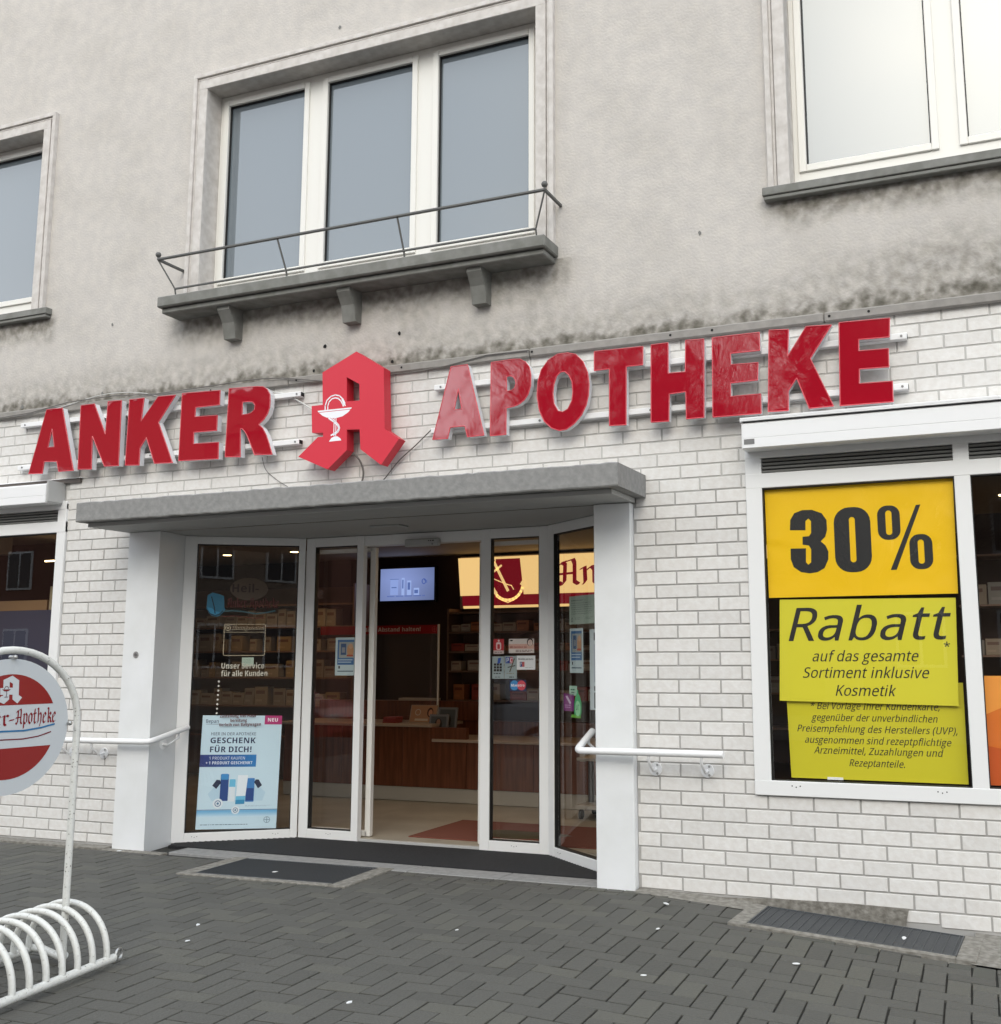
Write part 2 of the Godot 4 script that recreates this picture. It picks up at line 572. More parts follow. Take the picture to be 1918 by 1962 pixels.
	mat("car_red", lin(0.42, 0.02, 0.02), 0.25, {"clearcoat_enabled": true})
	mat("car_glass", lin(0.02, 0.022, 0.025), 0.05)
	mat("house_brick", lin(0.20, 0.085, 0.06), 0.9)
	mat("house_plaster", lin(0.34, 0.26, 0.2), 0.9)
	mat("roof_tile", lin(0.10, 0.045, 0.035), 0.9)
	mat("bark", lin(0.055, 0.045, 0.037), 0.95)

func make_sky() -> Image:
	var w := 768
	var h := 384
	var im := Image.create(w, h, false, Image.FORMAT_RGBF)
	var n := FastNoiseLite.new()
	n.frequency = 1.6
	n.fractal_octaves = 5
	n.seed = 5
	var n2 := FastNoiseLite.new()
	n2.frequency = 0.8
	n2.fractal_octaves = 4
	n2.seed = 15
	var glow := V(0.05, 0.50, 0.86).normalized()
	for y in h:
		var up := PI / 2 - PI * (y + 0.5) / h
		for x in w:
			var az := TAU * (x + 0.5) / w
			var d := V(sin(az) * cos(up), sin(up), -cos(az) * cos(up))
			var e := maxf(0.0, d.y)
			var c := Vector3(1.42, 1.47, 1.52).lerp(Vector3(0.98, 1.13, 1.32), smoothstep(0.1, 0.75, e))
			var q := d * 1.0
			q.y *= 2.2
			var cl := smoothstep(-0.05, 0.5, n.get_noise_3dv(q + V(0.3, 0, 0) * n2.get_noise_3dv(q * 2.0)) + 0.45 * n2.get_noise_3dv(q))
			c = c.lerp(Vector3(1.62, 1.63, 1.64), 0.6 * cl)
			var g := exp((d.dot(glow) - 1.0) / 0.03)
			c += Vector3(4.6, 4.25, 3.5) * g
			if d.y < 0.0:
				c = c.lerp(Vector3(0.32, 0.31, 0.3), smoothstep(0.0, 0.06, -d.y))
			im.set_pixel(x, y, Color(c.x, c.y, c.z))
	return im

# dirt on the upper wall: how much of its colour is left at a point
func stain_map(x0: float, y0: float, x1: float, y1: float, w: int, h: int) -> ImageTexture:
	var im := Image.create(w, h, false, Image.FORMAT_RGB8)
	var a := FastNoiseLite.new()
	a.frequency = 1.3
	a.fractal_octaves = 5
	a.seed = 3
	var b := FastNoiseLite.new()
	b.frequency = 11.0
	b.fractal_octaves = 4
	b.seed = 8
	var sk := FastNoiseLite.new()
	sk.frequency = 5.0
	sk.fractal_octaves = 3
	sk.seed = 12
	for j in h:
		var y := y1 + (y0 - y1) * (j + 0.5) / h
		for i in w:
			var x := x0 + (x1 - x0) * (i + 0.5) / w
			var na := a.get_noise_2d(x, y)
			if y > 4.1:
				var q := 0.05 * maxf(0.0, na + 0.1)
				im.set_pixel(i, j, Color(1.0 - q, 1.0 - q * 1.01, 1.0 - q * 1.07))
				continue
			var nb := b.get_noise_2d(x, y)
			var st := sk.get_noise_2d(x * 1.6, y * 0.35)
			var dirt := 0.05 * maxf(0.0, na + 0.1)
			# soot above the ledge
			var rise := 0.055 + 0.075 * (a.get_noise_2d(x * 1.7, 31.0) + 0.42) + 0.05 * smoothstep(0.0, 1.2, x)
			rise += 0.022 * nb
			dirt += 0.22 * (1.0 - smoothstep(rise * 0.45, rise * 1.12, y - 3.27)) * (0.85 + 0.8 * nb)
			dirt += 0.14 * (1.0 - smoothstep(0.0, 0.42, y - 3.27)) * (0.8 + nb)
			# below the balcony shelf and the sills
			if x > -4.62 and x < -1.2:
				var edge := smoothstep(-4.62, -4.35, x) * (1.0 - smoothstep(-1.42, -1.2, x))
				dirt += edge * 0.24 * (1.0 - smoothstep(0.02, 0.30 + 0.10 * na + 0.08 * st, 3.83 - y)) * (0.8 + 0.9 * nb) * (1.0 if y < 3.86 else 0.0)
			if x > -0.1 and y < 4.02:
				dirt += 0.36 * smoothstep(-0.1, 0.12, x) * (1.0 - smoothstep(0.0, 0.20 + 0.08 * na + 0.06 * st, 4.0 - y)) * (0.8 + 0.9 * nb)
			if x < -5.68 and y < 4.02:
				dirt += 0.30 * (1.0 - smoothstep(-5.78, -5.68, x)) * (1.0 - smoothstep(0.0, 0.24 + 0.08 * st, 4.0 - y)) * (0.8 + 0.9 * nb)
			# a grey drift on the right half
			dirt += 0.10 * smoothstep(0.0, 0.9, x) * exp(-pow((y - 3.52 - 0.1 * na) / 0.14, 2.0)) * (0.9 + nb)
			dirt = clampf(dirt, 0.0, 0.8)
			im.set_pixel(i, j, Color(1.0 - dirt, 1.0 - dirt * 1.01, 1.0 - dirt * 1.07))
	return ImageTexture.create_from_image(im)

func _ready() -> void:
	rng.seed = 4711
	# ---- camera
	cam = Camera3D.new()
	cam.name = "camera"
	cam.position = V(1.1979, 1.3176, 6.195)
	cam.rotation_order = EULER_ORDER_YXZ
	cam.rotation_degrees = V(8.85366, 22.40678, -0.24861)
	cam.near = 0.05
	cam.far = 600.0
	cam.set_frustum(0.05 * 2.0 * 981.0 / 2083.34, Vector2(-0.05 * 116.19 / 2083.34, -0.05 * 45.97 / 2083.34), 0.05, 600.0)
	add_child(cam)
	# ---- sky, sun, exposure
	var we := WorldEnvironment.new()
	we.name = "world_environment"
	var env := Environment.new()
	env.background_mode = Environment.BG_SKY
	var sky := Sky.new()
	var pano := PanoramaSkyMaterial.new()
	pano.panorama = ImageTexture.create_from_image(make_sky())
	sky.sky_material = pano
	env.sky = sky
	env.background_energy_multiplier = 1.0
	env.tonemap_mode = Environment.TONE_MAPPER_LINEAR
	env.tonemap_exposure = 1.34
	env.sdfgi_enabled = true
	env.ssao_enabled = true
	env.ssil_enabled = true
	we.environment = env
	add_child(we)
	var sun := DirectionalLight3D.new()
	sun.name = "sun"
	sun.light_energy = 0.18
	sun.light_color = Color(1.0, 0.96, 0.9)
	sun.light_angular_distance = 25.0
	sun.shadow_enabled = true
	sun.rotation_degrees = V(-42, 24, 0)
	add_child(sun)
	font_r = SystemFont.new()
	font_r.font_names = PackedStringArray(["Droid Sans"])
	font_b = SystemFont.new()
	font_b.font_names = PackedStringArray(["Droid Sans"])
	font_b.font_weight = 700
	font_m = font_r
	font_s = SystemFont.new()
	font_s.font_names = PackedStringArray(["Droid Serif"])
	make_materials()
	build_ground()
	build_pharmacy()
	build_shop_inside()
	build_letters()
	build_posters()
	build_entrance_prints()
	build_handrails()
	build_bicycle_stand()
	build_street_side()
	build_small_things()

# ---------------------------------------------------------------- ground
func view(p: Vector3) -> Vector3:
	# where a point shows in the picture (0..1, 0..1) and how far away it is
	var l := cam.transform.affine_inverse() * p
	return V((l.x / -l.z * 2083.34 + 1075.19) / 1918.0, (-l.y / -l.z * 2083.34 + 935.03) / 1962.0, -l.z)

func build_ground() -> void:
	var st := mk()
	var xs := [-300.0, -30.0, -0.75, 4.0, 40.0, 300.0]
	for i in xs.size() - 1:
		q4(st, V(xs[i], G(xs[i]) - 0.012, 8.2), V(xs[i + 1], G(xs[i + 1]) - 0.012, 8.2), V(xs[i + 1], G(xs[i + 1]) - 0.012, -0.35), V(xs[i], G(xs[i]) - 0.012, -0.35))
	var pavement := struct("pavement", st, M.joint_sand)
	st = mk()
	q4(st, V(-300, -0.42, 300), V(300, -0.42, 300), V(300, -0.42, -300), V(-300, -0.42, -300))
	struct("ground", st, M.cement)
	st = mk()
	q4(st, V(-300, -0.4, 17.0), V(300, -0.4, 17.0), V(300, -0.4, 8.2), V(-300, -0.4, 8.2))
	struct("road", st, M.asphalt)
	st = mk()
	bbox(st, V(-60, -0.42, 8.2), V(60, -0.2, 8.34), 0.02)
	struct("kerb", st, M.kerb)
	st = mk()
	bbox(st, V(-60, -0.42, 16.86), V(60, -0.26, 17.0), 0.02)
	struct("far_kerb", st, M.kerb)
	st = mk()
	q4(st, V(-300, -0.27, 24.0), V(300, -0.27, 24.0), V(300, -0.27, 17.0), V(-300, -0.27, 17.0))
	struct("far_pavement", st, M.cement)
	# herringbone paving: 20 x 10 blocks along and across the wall
	var u := 0.1035
	var rot := Basis(Vector3.UP, deg_to_rad(1.8))
	var org := V(-0.898, 0, 1.941)
	var near := []
	var rest := []
	var cuts := mk()
	var stops := [Rect2(-20, -5, 40, 5.125), Rect2(-3.70, -1, 1.19, 1.585), Rect2(-0.175, -1, 1.09, 1.50), Rect2(0.70, -1, 3.0, 1.56)]
	for i in range(-72, 40):
		for j in range(-24, 46):
			var d := posmod(i - j, 4)
			if d != 0 and d != 3:
				continue
			var lo := Vector2(i * u, j * u)
			var sz := Vector2(2 * u, u) if d == 0 else Vector2(u, 2 * u)
			var mid := org + rot * V(lo.x + sz.x / 2, 0, lo.y + sz.y / 2)
			if mid.z < 0.0 or mid.x < -7.5 or mid.x > 3.0 or mid.z > 5.6:
				continue
			var hsh := absi(hash(Vector2i(i, j)))
			var left := Rect2(mid.x - sz.x / 2, mid.z - sz.y / 2, sz.x, sz.y)
			var whole := true
			for s: Rect2 in stops:
				if not left.intersects(s):
					continue
				whole = false
				var best := Rect2()
				for c: Rect2 in [Rect2(left.position, Vector2(s.position.x - left.position.x, left.size.y)), Rect2(s.end.x, left.position.y, left.end.x - s.end.x, left.size.y), Rect2(left.position.x, s.end.y, left.size.x, left.end.y - s.end.y)]:
					if c.size.x > 0.0 and c.size.y > 0.0 and c.get_area() > best.get_area():
						best = c
				left = best
			if not whole:
				if left.size.x > 0.018 and left.size.y > 0.018:
					var c := left.get_center()
					var e := left.size / 2.0 - Vector2(0.0036, 0.0036)
					var yy := G(c.x) + (hsh % 100 - 50) * 0.00003
					cuts.set_color(M["paver_%d" % ((hsh >> 7) % 5)].albedo_color.srgb_to_linear())
					bbox(cuts, V(-e.x, -0.03, -e.y), V(e.x, 0.0, e.y), 0.0022, Transform3D(Basis(Vector3.BACK, atan(-0.06) if c.x > -0.75 else 0.0), V(c.x, yy, c.y)))
				continue
			var s := view(V(mid.x, G(mid.x), mid.z))
			var seen := s.x > -0.03 and s.x < 1.03 and s.y < 1.03
			near.append([mid, d, hsh, (1.0 if seen else 0.0) * pow(5.0 / s.z, 3.0)])
	near.sort_custom(func(a: Array, b: Array) -> bool: return a[3] > b[3])
	rest = near.slice(300)
	near = near.slice(0, 300)
	var meshes := {}
	for d: int in [0, 3]:
		for v in 3:
			var sz := Vector2(2 * u, u) if d == 0 else Vector2(u, 2 * u)
			sz -= Vector2(0.0062, 0.0062) + Vector2(0.0012, 0.0012) * v
			var t := mk()
			bbox(t, V(-sz.x / 2, -0.03, -sz.y / 2), V(sz.x / 2, 0.0, sz.y / 2), 0.0022)
			meshes[d * 10 + v] = t.commit()
	var place := func(row: Array) -> Transform3D:
		var h: int = row[2]
		var mid: Vector3 = row[0]
		var slope := -0.06 if mid.x > -0.75 else 0.0
		var b := Basis(Vector3.BACK, atan(slope) + ((h >> 3) % 100 - 50) * 0.00012) * Basis(Vector3.RIGHT, ((h >> 9) % 100 - 50) * 0.00012) * rot * Basis(Vector3.UP, ((h >> 14) % 100 - 50) * 0.00016)
		return Transform3D(b, V(mid.x + ((h >> 5) % 100 - 50) * 0.00002, G(mid.x) + ((h >> 18) % 100 - 50) * 0.00003, mid.z))
	for row: Array in near:
		var h: int = row[2]
		var o := part_mesh("paver", meshes[row[1] * 10 + (h >> 2) % 3], M["paver_%d" % ((h >> 7) % 5)], pavement)
		o.transform = place.call(row)
	for d: int in [0, 3]:
		var mine := rest.filter(func(r: Array) -> bool: return r[1] == d)
		var mm := MultiMesh.new()
		mm.transform_format = MultiMesh.TRANSFORM_3D
		mm.use_colors = true
		mm.mesh = meshes[d * 10]
		mm.instance_count = mine.size()
		for i in mine.size():
			mm.set_instance_transform(i, place.call(mine[i]))
			mm.set_instance_color(i, M["paver_%d" % ((mine[i][2] >> 7) % 5)].albedo_color.srgb_to_linear())
		var mi := MultiMeshInstance3D.new()
		mi.name = "paver_field" if d == 0 else "paver_field_001"
		mi.multimesh = mm
		mi.material_override = M.paver_mass
		mi.set_meta("kind", "stuff")
		mm.mesh.surface_set_material(0, M.paver_mass)
		pavement.add_child(mi, true)
	var cut_part := obj("cut_pavers", cuts, M.paver_mass, pavement)
	cut_part.set_meta("kind", "stuff")
	# runner of whole and half stones along the edging
	var run := mk()
	var rx := -2.50
	while rx < -0.9:
		var w := 0.1035 if absi(hash(rx)) % 3 else 0.207
		run.set_color(M["paver_%d" % (absi(hash(rx * 3.0)) % 5)].albedo_color.srgb_to_linear())
		bbox(run, V(rx + 0.003, -0.03, 0.050), V(rx + w - 0.003, 0.002, 0.121), 0.002)
		rx += w
	rx = -0.88
	while rx < -0.2:
		run.set_color(M["paver_%d" % (absi(hash(rx * 3.0)) % 5)].albedo_color.srgb_to_linear())
		bbox(run, V(rx + 0.003, -0.03, 0.03), V(rx + 0.1, G(rx + 0.1) + 0.001, 0.121), 0.002)
		rx += 0.1035
	var run_part := obj("runner_stones", run, M.paver_mass, pavement)
	run_part.set_meta("kind", "stuff")
	# concrete edging in front of the doormat, cement along the wall foot
	st = mk()
	for i in 5:
		var a := -4.27 + i * 0.63
		bbox(st, V(a, -0.03, -0.148), V(a + 0.625, 0.006, 0.045), 0.003)
	var edging := obj("edging_stone", st, M.concrete, pavement)
	st = mk()
	bbox(st, V(-7.5, -0.03, 0.0), V(-4.80, 0.01, 0.10), 0.004)
	bbox(st, V(-4.80, -0.03, 0.05), V(-4.27, 0.004, 0.12), 0.004)
	obj("cement_strip", st, M.cement, pavement)
	st = mk()
	q4(st, V(-0.88, G(-0.88) + 0.004, 0.10), V(-0.22, G(-0.22) + 0.004, 0.16), V(-0.22, G(-0.22) + 0.02, -0.01), V(-0.88, G(-0.88) + 0.012, -0.01))
	obj("cement_strip", st, M.cement, pavement)
	st = mk()
	q4(st, V(0.92, G(0.92) + 0.006, 0.56), V(3.0, G(3.0) + 0.006, 0.56), V(3.0, G(3.0) + 0.02, -0.01), V(0.92, G(0.92) + 0.02, -0.01))
	obj("cement_strip", st, M.cement, pavement)
	# mat in the vestibule
	st = mk()
	var foot := p2([-4.45, 0.15, -1.14, 0.15, -1.14, 0.24, -1.83, 0.81, -3.78, 0.81, -4.5, 0.28])
	prism(st, foot, PackedVector2Array(), -0.02, 0.008, Transform3D(Basis(Vector3.RIGHT, -PI / 2), Vector3.ZERO))
	var matt := thing("doormat", "wide black ribbed entrance mat filling the recessed doorway floor", "doormat")
	obj("mat_sheet", st, M.rubber, matt)
	st = mk()
	for k in 26:
		var z := -0.165 - k * 0.024
		var xa := -4.43 + maxf(0.0, (-z - 0.30)) * 1.33
		var xb := -1.17 - maxf(0.0, (-z - 0.26)) * 1.18
		bbox(st, V(xa, 0.006, z - 0.008), V(xb, 0.0125, z + 0.008), 0.003)
	obj("mat_rib", st, M.rubber, matt)

# ---------------------------------------------------------------- the pharmacy building
var bricks := []
func course(part: int, k: int, x0: float, x1: float, off: float, foot: Callable) -> void:
	var top := 2.132 - 0.0788 * k - 0.0045
	var bot := 2.132 - 0.0788 * (k + 1) + 0.0045
	var n := floori((x0 - off) / 0.25)
	while off + n * 0.25 < x1:
		var a := maxf(x0, off + n * 0.25 + 0.0048)
		var b := minf(x1, off + (n + 1) * 0.25 - 0.0048)
		n += 1
		if b - a < 0.02:
			continue
		var g: float = maxf(foot.call(a), foot.call(b))
		var lo := maxf(bot, g)
		if top - lo < 0.015:
			continue
		bricks.append([part, a, b, lo, top])

func build_pharmacy() -> void:
	var B := thing("pharmacy_building", "grey plastered building with white brick shop front, upper windows and recessed entrance", "building")
	# upper wall with three openings, front face split round them
	var holes := [[-7.7, 4.08, -5.955, 5.652], [-4.272, 3.90, -1.515, 5.652], [0.133, 4.06, 2.75, 5.652]]
	var st := mk()
	var X := [-9.0, -7.7, -5.955, -4.272, -1.515, 0.133, 2.75, 4.5]
	var Ys := [3.22, 3.90, 4.06, 4.08, 5.652, 7.2]
	for i in X.size() - 1:
		for j in Ys.size() - 1:
			var cx: float = (X[i] + X[i + 1]) / 2
			var cy: float = (Ys[j] + Ys[j + 1]) / 2
			var open := false
			for h: Array in holes:
				if cx > h[0] and cx < h[2] and cy > h[1] and cy < h[3]:
					open = true
			if open:
				continue
			for v: Array in [[X[i], Ys[j]], [X[i + 1], Ys[j + 1]], [X[i + 1], Ys[j]], [X[i], Ys[j]], [X[i], Ys[j + 1]], [X[i + 1], Ys[j + 1]]]:
				st.set_normal(Vector3.BACK)
				st.set_uv(Vector2(v[0], -v[1]))
				st.set_uv2(Vector2((v[0] + 9.0) / 13.5, 1.0 - (v[1] - 3.2) / 4.0))
				st.add_vertex(V(v[0], v[1], 0.0))
	var dm: StandardMaterial3D = M.plaster_dirty
	dm.detail_enabled = true
	dm.detail_albedo = stain_map(-9.0, 3.2, 4.5, 7.2, 1900, 563)
	dm.detail_blend_mode = BaseMaterial3D.BLEND_MODE_MUL
	dm.detail_uv_layer = BaseMaterial3D.DETAIL_UV_2
	dm.texture_repeat = true
	var wall := obj("upper_wall", st, dm, B)
	# reveals, lintels, and the mass behind
	for h: Array in holes:
		st = mk()
		q4(st, V(h[0], h[1], 0), V(h[0], h[1], -0.3), V(h[0], h[3], -0.3), V(h[0], h[3], 0))
		q4(st, V(h[2], h[1], -0.3), V(h[2], h[1], 0), V(h[2], h[3], 0), V(h[2], h[3], -0.3))
		q4(st, V(h[0], h[3], 0), V(h[0], h[3], -0.3), V(h[2], h[3], -0.3), V(h[2], h[3], 0))
		q4(st, V(h[0], h[1], -0.3), V(h[0], h[1], 0), V(h[2], h[1], 0), V(h[2], h[1], -0.3))
		obj("reveal", st, M.trim_paint, wall)
	# dowel holes left in the plaster
	for h: Array in [[-5.111, 3.881, 0.011], [-3.142, 3.479, 0.013], [-2.54, 3.501, 0.013], [-2.593, 3.309, 0.011], [-0.429, 3.883, 0.012], [-3.228, 3.311, 0.011], [-3.094, 5.895, 0.013], [-6.0, 3.31, 0.014], [-5.17, 3.34, 0.012]]:
		st = mk()
		var blob := ell(h[0], h[1], h[2], h[2] * 1.15, 9)
		for i in blob.size():
			blob[i] += Vector2(rng.randf_range(-1, 1), rng.randf_range(-1, 1)) * h[2] * 0.25
		flat(st, blob, PackedVector2Array(), 0.0035, 1)
		obj("dowel_hole", st, M.dark_gap if h[2] > 0.0105 and h[0] > -4.0 and h[1] < 3.8 else M.slat, wall)
	# ledge between plaster and white brick
	st = mk()
	var lx := -9.0
	while lx < 4.0:
		var ln := 1.86
		bbox(st, V(lx, 3.219, -0.02), V(lx + ln - 0.004, 3.277, 0.034), 0.008)
		lx += ln
	var ledge := obj("ledge", st, M.ledge, B)
	for hx: float in [-4.1, -2.5, -1.54, -0.62, -0.36, 0.33, 0.55, -3.35]:
		st = mk()
		flat(st, ell(hx, 3.25, 0.008, 0.008, 10), PackedVector2Array(), 0.0365, 1)
		obj("screw_hole", st, M.dark_gap, ledge)

	# windows of the upper floor
	upper_window(B, -4.272, -1.515, 3.95, 5.652, [[-4.235, -3.442], [-3.323, -2.512], [-2.388, -1.595]], 4.12, [true, true, true])
	upper_window(B, 0.133, 2.75, 4.07, 5.652, [[0.165, 0.975], [1.085, 1.86], [1.98, 2.71]], 4.225, [true, true, true])
	upper_window(B, -7.7, -5.955, 4.08, 5.652, [[-7.66, -6.95], [-6.83, -6.09]], 4.24, [true, true])
	# balcony-like shelf below the middle window
	st = mk()
	bbox(st, V(-4.472, 3.868, -0.05), V(-1.37, 3.948, 0.225), 0.008)
	var shelf := obj("window_shelf", st, M.grey_paint, B)
	st = mk()
	bbox(st, V(-4.452, 3.828, -0.05), V(-1.39, 3.866, 0.192), 0.006)
	obj("fascia", st, M.grey_paint, shelf)
	for bx: float in [-3.915, -2.90, -1.90]:
		st = mk()
		var prof := PackedVector2Array([Vector2(-0.02, 3.829), Vector2(0.16, 3.829), Vector2(0.158, 3.80), Vector2(0.13, 3.765), Vector2(0.10, 3.72), Vector2(0.085, 3.66), Vector2(0.075, 3.605), Vector2(-0.02, 3.605)])
		prism(st, prof, PackedVector2Array(), -0.052, 0.052, Transform3D(Basis(V(0, 0, 1), V(0, 1, 0), V(-1, 0, 0)), V(bx, 0, 0)))
		obj("bracket", st, M.grey_paint, shelf)
	# railing on the shelf
	var rail := mk()
	bbox(rail, V(-4.44, 4.208, 0.258), V(-1.345, 4.224, 0.28), 0.003)
	for s: Array in [[-4.437, -1], [-1.349, 1]]:
		bbox(rail, V(s[0] - 0.009, 4.206, 0.0), V(s[0] + 0.009, 4.226, 0.262), 0.003)
	var railing := obj("railing", rail, M.iron, B)
	st = mk()
	bbox(st, V(-4.335, 3.992, 0.194), V(-1.437, 4.006, 0.207), 0.003)
	obj("lower_rail", st, M.iron, railing)
	for s: Array in [[-4.437, -4.33], [-3.379, -3.347], [-2.415, -2.401], [-1.349, -1.44]]:
		st = mk()
		tube(st, PackedVector3Array([V(s[0], 4.212, 0.268), V(s[1], 4.0, 0.2), V(s[1], 3.945, 0.185)]), 0.0065, 6)
		obj("post", st, M.iron, railing)
	for x: float in [-4.437, -1.349]:
		st = mk()
		ball(st, V(x, 4.252, 0.269), 0.021, 14)
		cyl(st, V(x, 4.22, 0.269), V(x, 4.24, 0.269), 0.008, 8)
		obj("ball", st, M.iron, railing)

	# white brick: three fields, bricks gathered and the largest in view built one by one
	var fields := []
	st = mk()
	box(st, V(-0.885, -0.4, -0.32), V(-0.19, 2.29, -0.0055))
	box(st, V(-0.19, -0.4, -0.32), V(2.2, 0.556, -0.0055))
	fields.append(obj("brick_wall", st, M.mortar, B))
	st = mk()
	box(st, V(-5.443, -0.2, -0.32), V(-4.76, 2.29, -0.0055))
	box(st, V(-7.6, -0.2, -0.32), V(-5.443, 0.556, -0.0055))
	fields.append(obj("brick_wall", st, M.mortar, B))
	st = mk()
	box(st, V(-7.6, 2.70, -0.32), V(2.2, 3.23, -0.004))
	box(st, V(-5.49, 2.29, -0.32), V(-0.19, 2.70, -0.004))
	fields.append(obj("brick_wall", st, M.mortar_white, B))
	var foot_r := func(x: float) -> float: return G(x) + (0.012 if x < -0.3 else 0.02)
	var foot_c := func(_x: float) -> float: return -9.0
	for k in range(-2, 30):
		var even := k % 2 == 0
		course(0, k, -0.883, -0.192 if 2.132 - 0.0788 * (k + 1) > 0.5 else 2.2, -0.6226 if even else -0.7476, foot_r)
		course(1, k, -5.441 if 2.132 - 0.0788 * (k + 1) > 0.5 else -7.6, -4.762, -5.3096 if even else -5.1846, func(_x: float) -> float: return 0.022)
	for k in range(-14, -2):
		var off := [-1.0686, -0.9436][posmod(k, 2)] as float
		off += ((absi(hash(k)) % 100) - 50) * 0.0008
		if k < -7:
			course(2, k, -7.6, 2.2, off, foot_c)
		else:
			course(2, k, -5.47, -0.192, off, foot_c)
	for r: Array in bricks:
		var c := V((r[1] + r[2]) / 2, (r[3] + r[4]) / 2, 0)
		var s := view(c)
		var seen := s.x > -0.01 and s.x < 1.01 and s.y > 0 and s.y < 1.01
		r.append((1.0 if seen else 0.0) * (r[2] - r[1]) * (r[4] - r[3]) / pow(s.z, 3.0))
	bricks.sort_custom(func(a: Array, b: Array) -> bool: return a[5] > b[5])
	var cache := {}
	var masses := [[mk(), mk()], [mk(), mk()], [mk(), mk()]]
	for i in bricks.size():
		var r: Array = bricks[i]
		var w := snappedf(r[2] - r[1], 0.002)
		var hh := snappedf(r[4] - r[3], 0.002)
		var key := Vector2(w, hh)
		if not cache.has(key):
			var t := mk()
			bbox(t, V(-w / 2, -hh / 2, -0.03), V(w / 2, hh / 2, 0), 0.0022, Transform3D(), false)
			cache[key] = t.commit()
		var tone := absi(hash(Vector2(r[1], r[4]))) % 4
		var at := V((r[1] + r[2]) / 2, (r[3] + r[4]) / 2, rng.randf_range(-0.0012, 0.0012))
		var tilt := Basis(Vector3.BACK, rng.randf_range(-0.004, 0.004)) * Basis(Vector3.UP, rng.randf_range(-0.004, 0.004))
		if i < 300 and r[5] > 0.0:
			var o := part_mesh("brick", cache[key], M["brick_white_%d" % tone], fields[r[0]])
			o.transform = Transform3D(tilt, at)
		else:
			masses[r[0]][tone % 2].append_from(cache[key], 0, Transform3D(tilt, at))
	for f in 3:
		for v in 2:
			var o := obj("brick_courses", masses[f][v], M["brick_white_%d" % v], fields[f])
			o.set_meta("kind", "stuff")
	# grey cement patch at the foot of the right wall
	st = mk()
	var patch := PackedVector2Array([Vector2(-0.42, G(-0.42)), Vector2(0.58, G(0.58)), Vector2(0.60, 0.012), Vector2(0.3, 0.016), Vector2(-0.1, 0.010), Vector2(-0.40, -0.006)])
	prism(st, patch, PackedVector2Array(), 0.0, 0.012)
	obj("cement_patch", st, M.cement, fields[0])

	# pillars
	st = mk()
	var lp := p2([-4.762, -0.06, -4.475, -0.06, -4.528, 0.27, -4.762, 0.27])
	prism(st, lp, PackedVector2Array(), -0.03, 2.235, Transform3D(Basis(Vector3.RIGHT, -PI / 2), Vector3.ZERO))
	var pil := obj("pillar", st, M.white_paint, B)
	st = mk()
	cyl(st, V(-4.639, 1.349, 0.055), V(-4.639, 1.349, 0.0635), 0.024, 20)
	var lk := obj("lock", st, M.steel, pil)
	st = mk()
	cyl(st, V(-4.639, 1.349, 0.0625), V(-4.639, 1.349, 0.0655), 0.012, 14)
	obj("keyhole", st, M.screw, pil)
	st = mk()
	bbox(st, V(-1.12, -0.06, -0.28), V(-0.886, 2.235, 0.06), 0.004)
	obj("pillar", st, M.white_paint, B)

	# canopy: rough concrete slab on a boarded soffit
	st = mk()
	rough_slab(st, -4.822, -0.803, 2.268, 2.404, 0.0, 0.51)
	var canopy := obj("canopy", st, M.concrete, B)
	for b in 4:
		st = mk()
		bbox(st, V(-4.79, 2.238, 0.015 + b * 0.104), V(-0.868, 2.2665, 0.015 + b * 0.104 + 0.1025), 0.002)
		obj("soffit_board", st, M.soffit, canopy)
	st = mk()
	q4(st, V(-4.8, 2.236, -0.9), V(-0.85, 2.236, -0.9), V(-0.85, 2.236, 0.012), V(-4.8, 2.236, 0.012))
	obj("vestibule_ceiling", st, M.soffit, canopy)
	st = mk()
	bbox(st, V(-2.93, 2.222, -0.42), V(-2.69, 2.2355, -0.29), 0.004)
	obj("hatch", st, M.soffit, canopy)

	entrance(B)
	show_window(B, -0.19, [[-0.096, 0.950], [1.032, 2.0]], 2.2, 1, 0.558)
	show_window(B, -5.443, [[-6.9, -5.53]], -7.6, -1, 0.558)

func rough_slab(st: SurfaceTool, x0: float, x1: float, y0: float, y1: float, z0: float, z1: float) -> void:
	# a cast slab whose upper and lower edges are a little uneven
	var n := FastNoiseLite.new()
	n.frequency = 9.0
	n.fractal_octaves = 4
	n.seed = 2
	var cnt := 110
	var rows := []
	for i in cnt + 1:
		var x := lerpf(x0, x1, float(i) / cnt)
		var t := y1 + 0.007 * n.get_noise_2d(x, 0.0)
		var b := y0 + 0.006 * n.get_noise_2d(x, 7.0)
		var f := z1 + 0.004 * n.get_noise_2d(x, 3.0)
		rows.append([V(x, b, f - 0.004), V(x, b + 0.008, f), V(x, t - 0.007, f), V(x, t, f - 0.007), V(x, y1, z0), V(x, y0, z0)])
	for i in cnt:
		for k in 6:
			var k2 := (k + 1) % 6
			q4(st, rows[i][k], rows[i + 1][k], rows[i + 1][k2], rows[i][k2])
	for e: int in [0, cnt]:
		var r: Array = rows[e]
		var mid: Vector3 = (r[0] + r[3] + r[4] + r[5]) / 4.0 + V(0.2 if e == 0 else -0.2, 0, 0)
		for k in range(1, 5):
			tri_out(st, r[0], r[k], r[k + 1], mid)

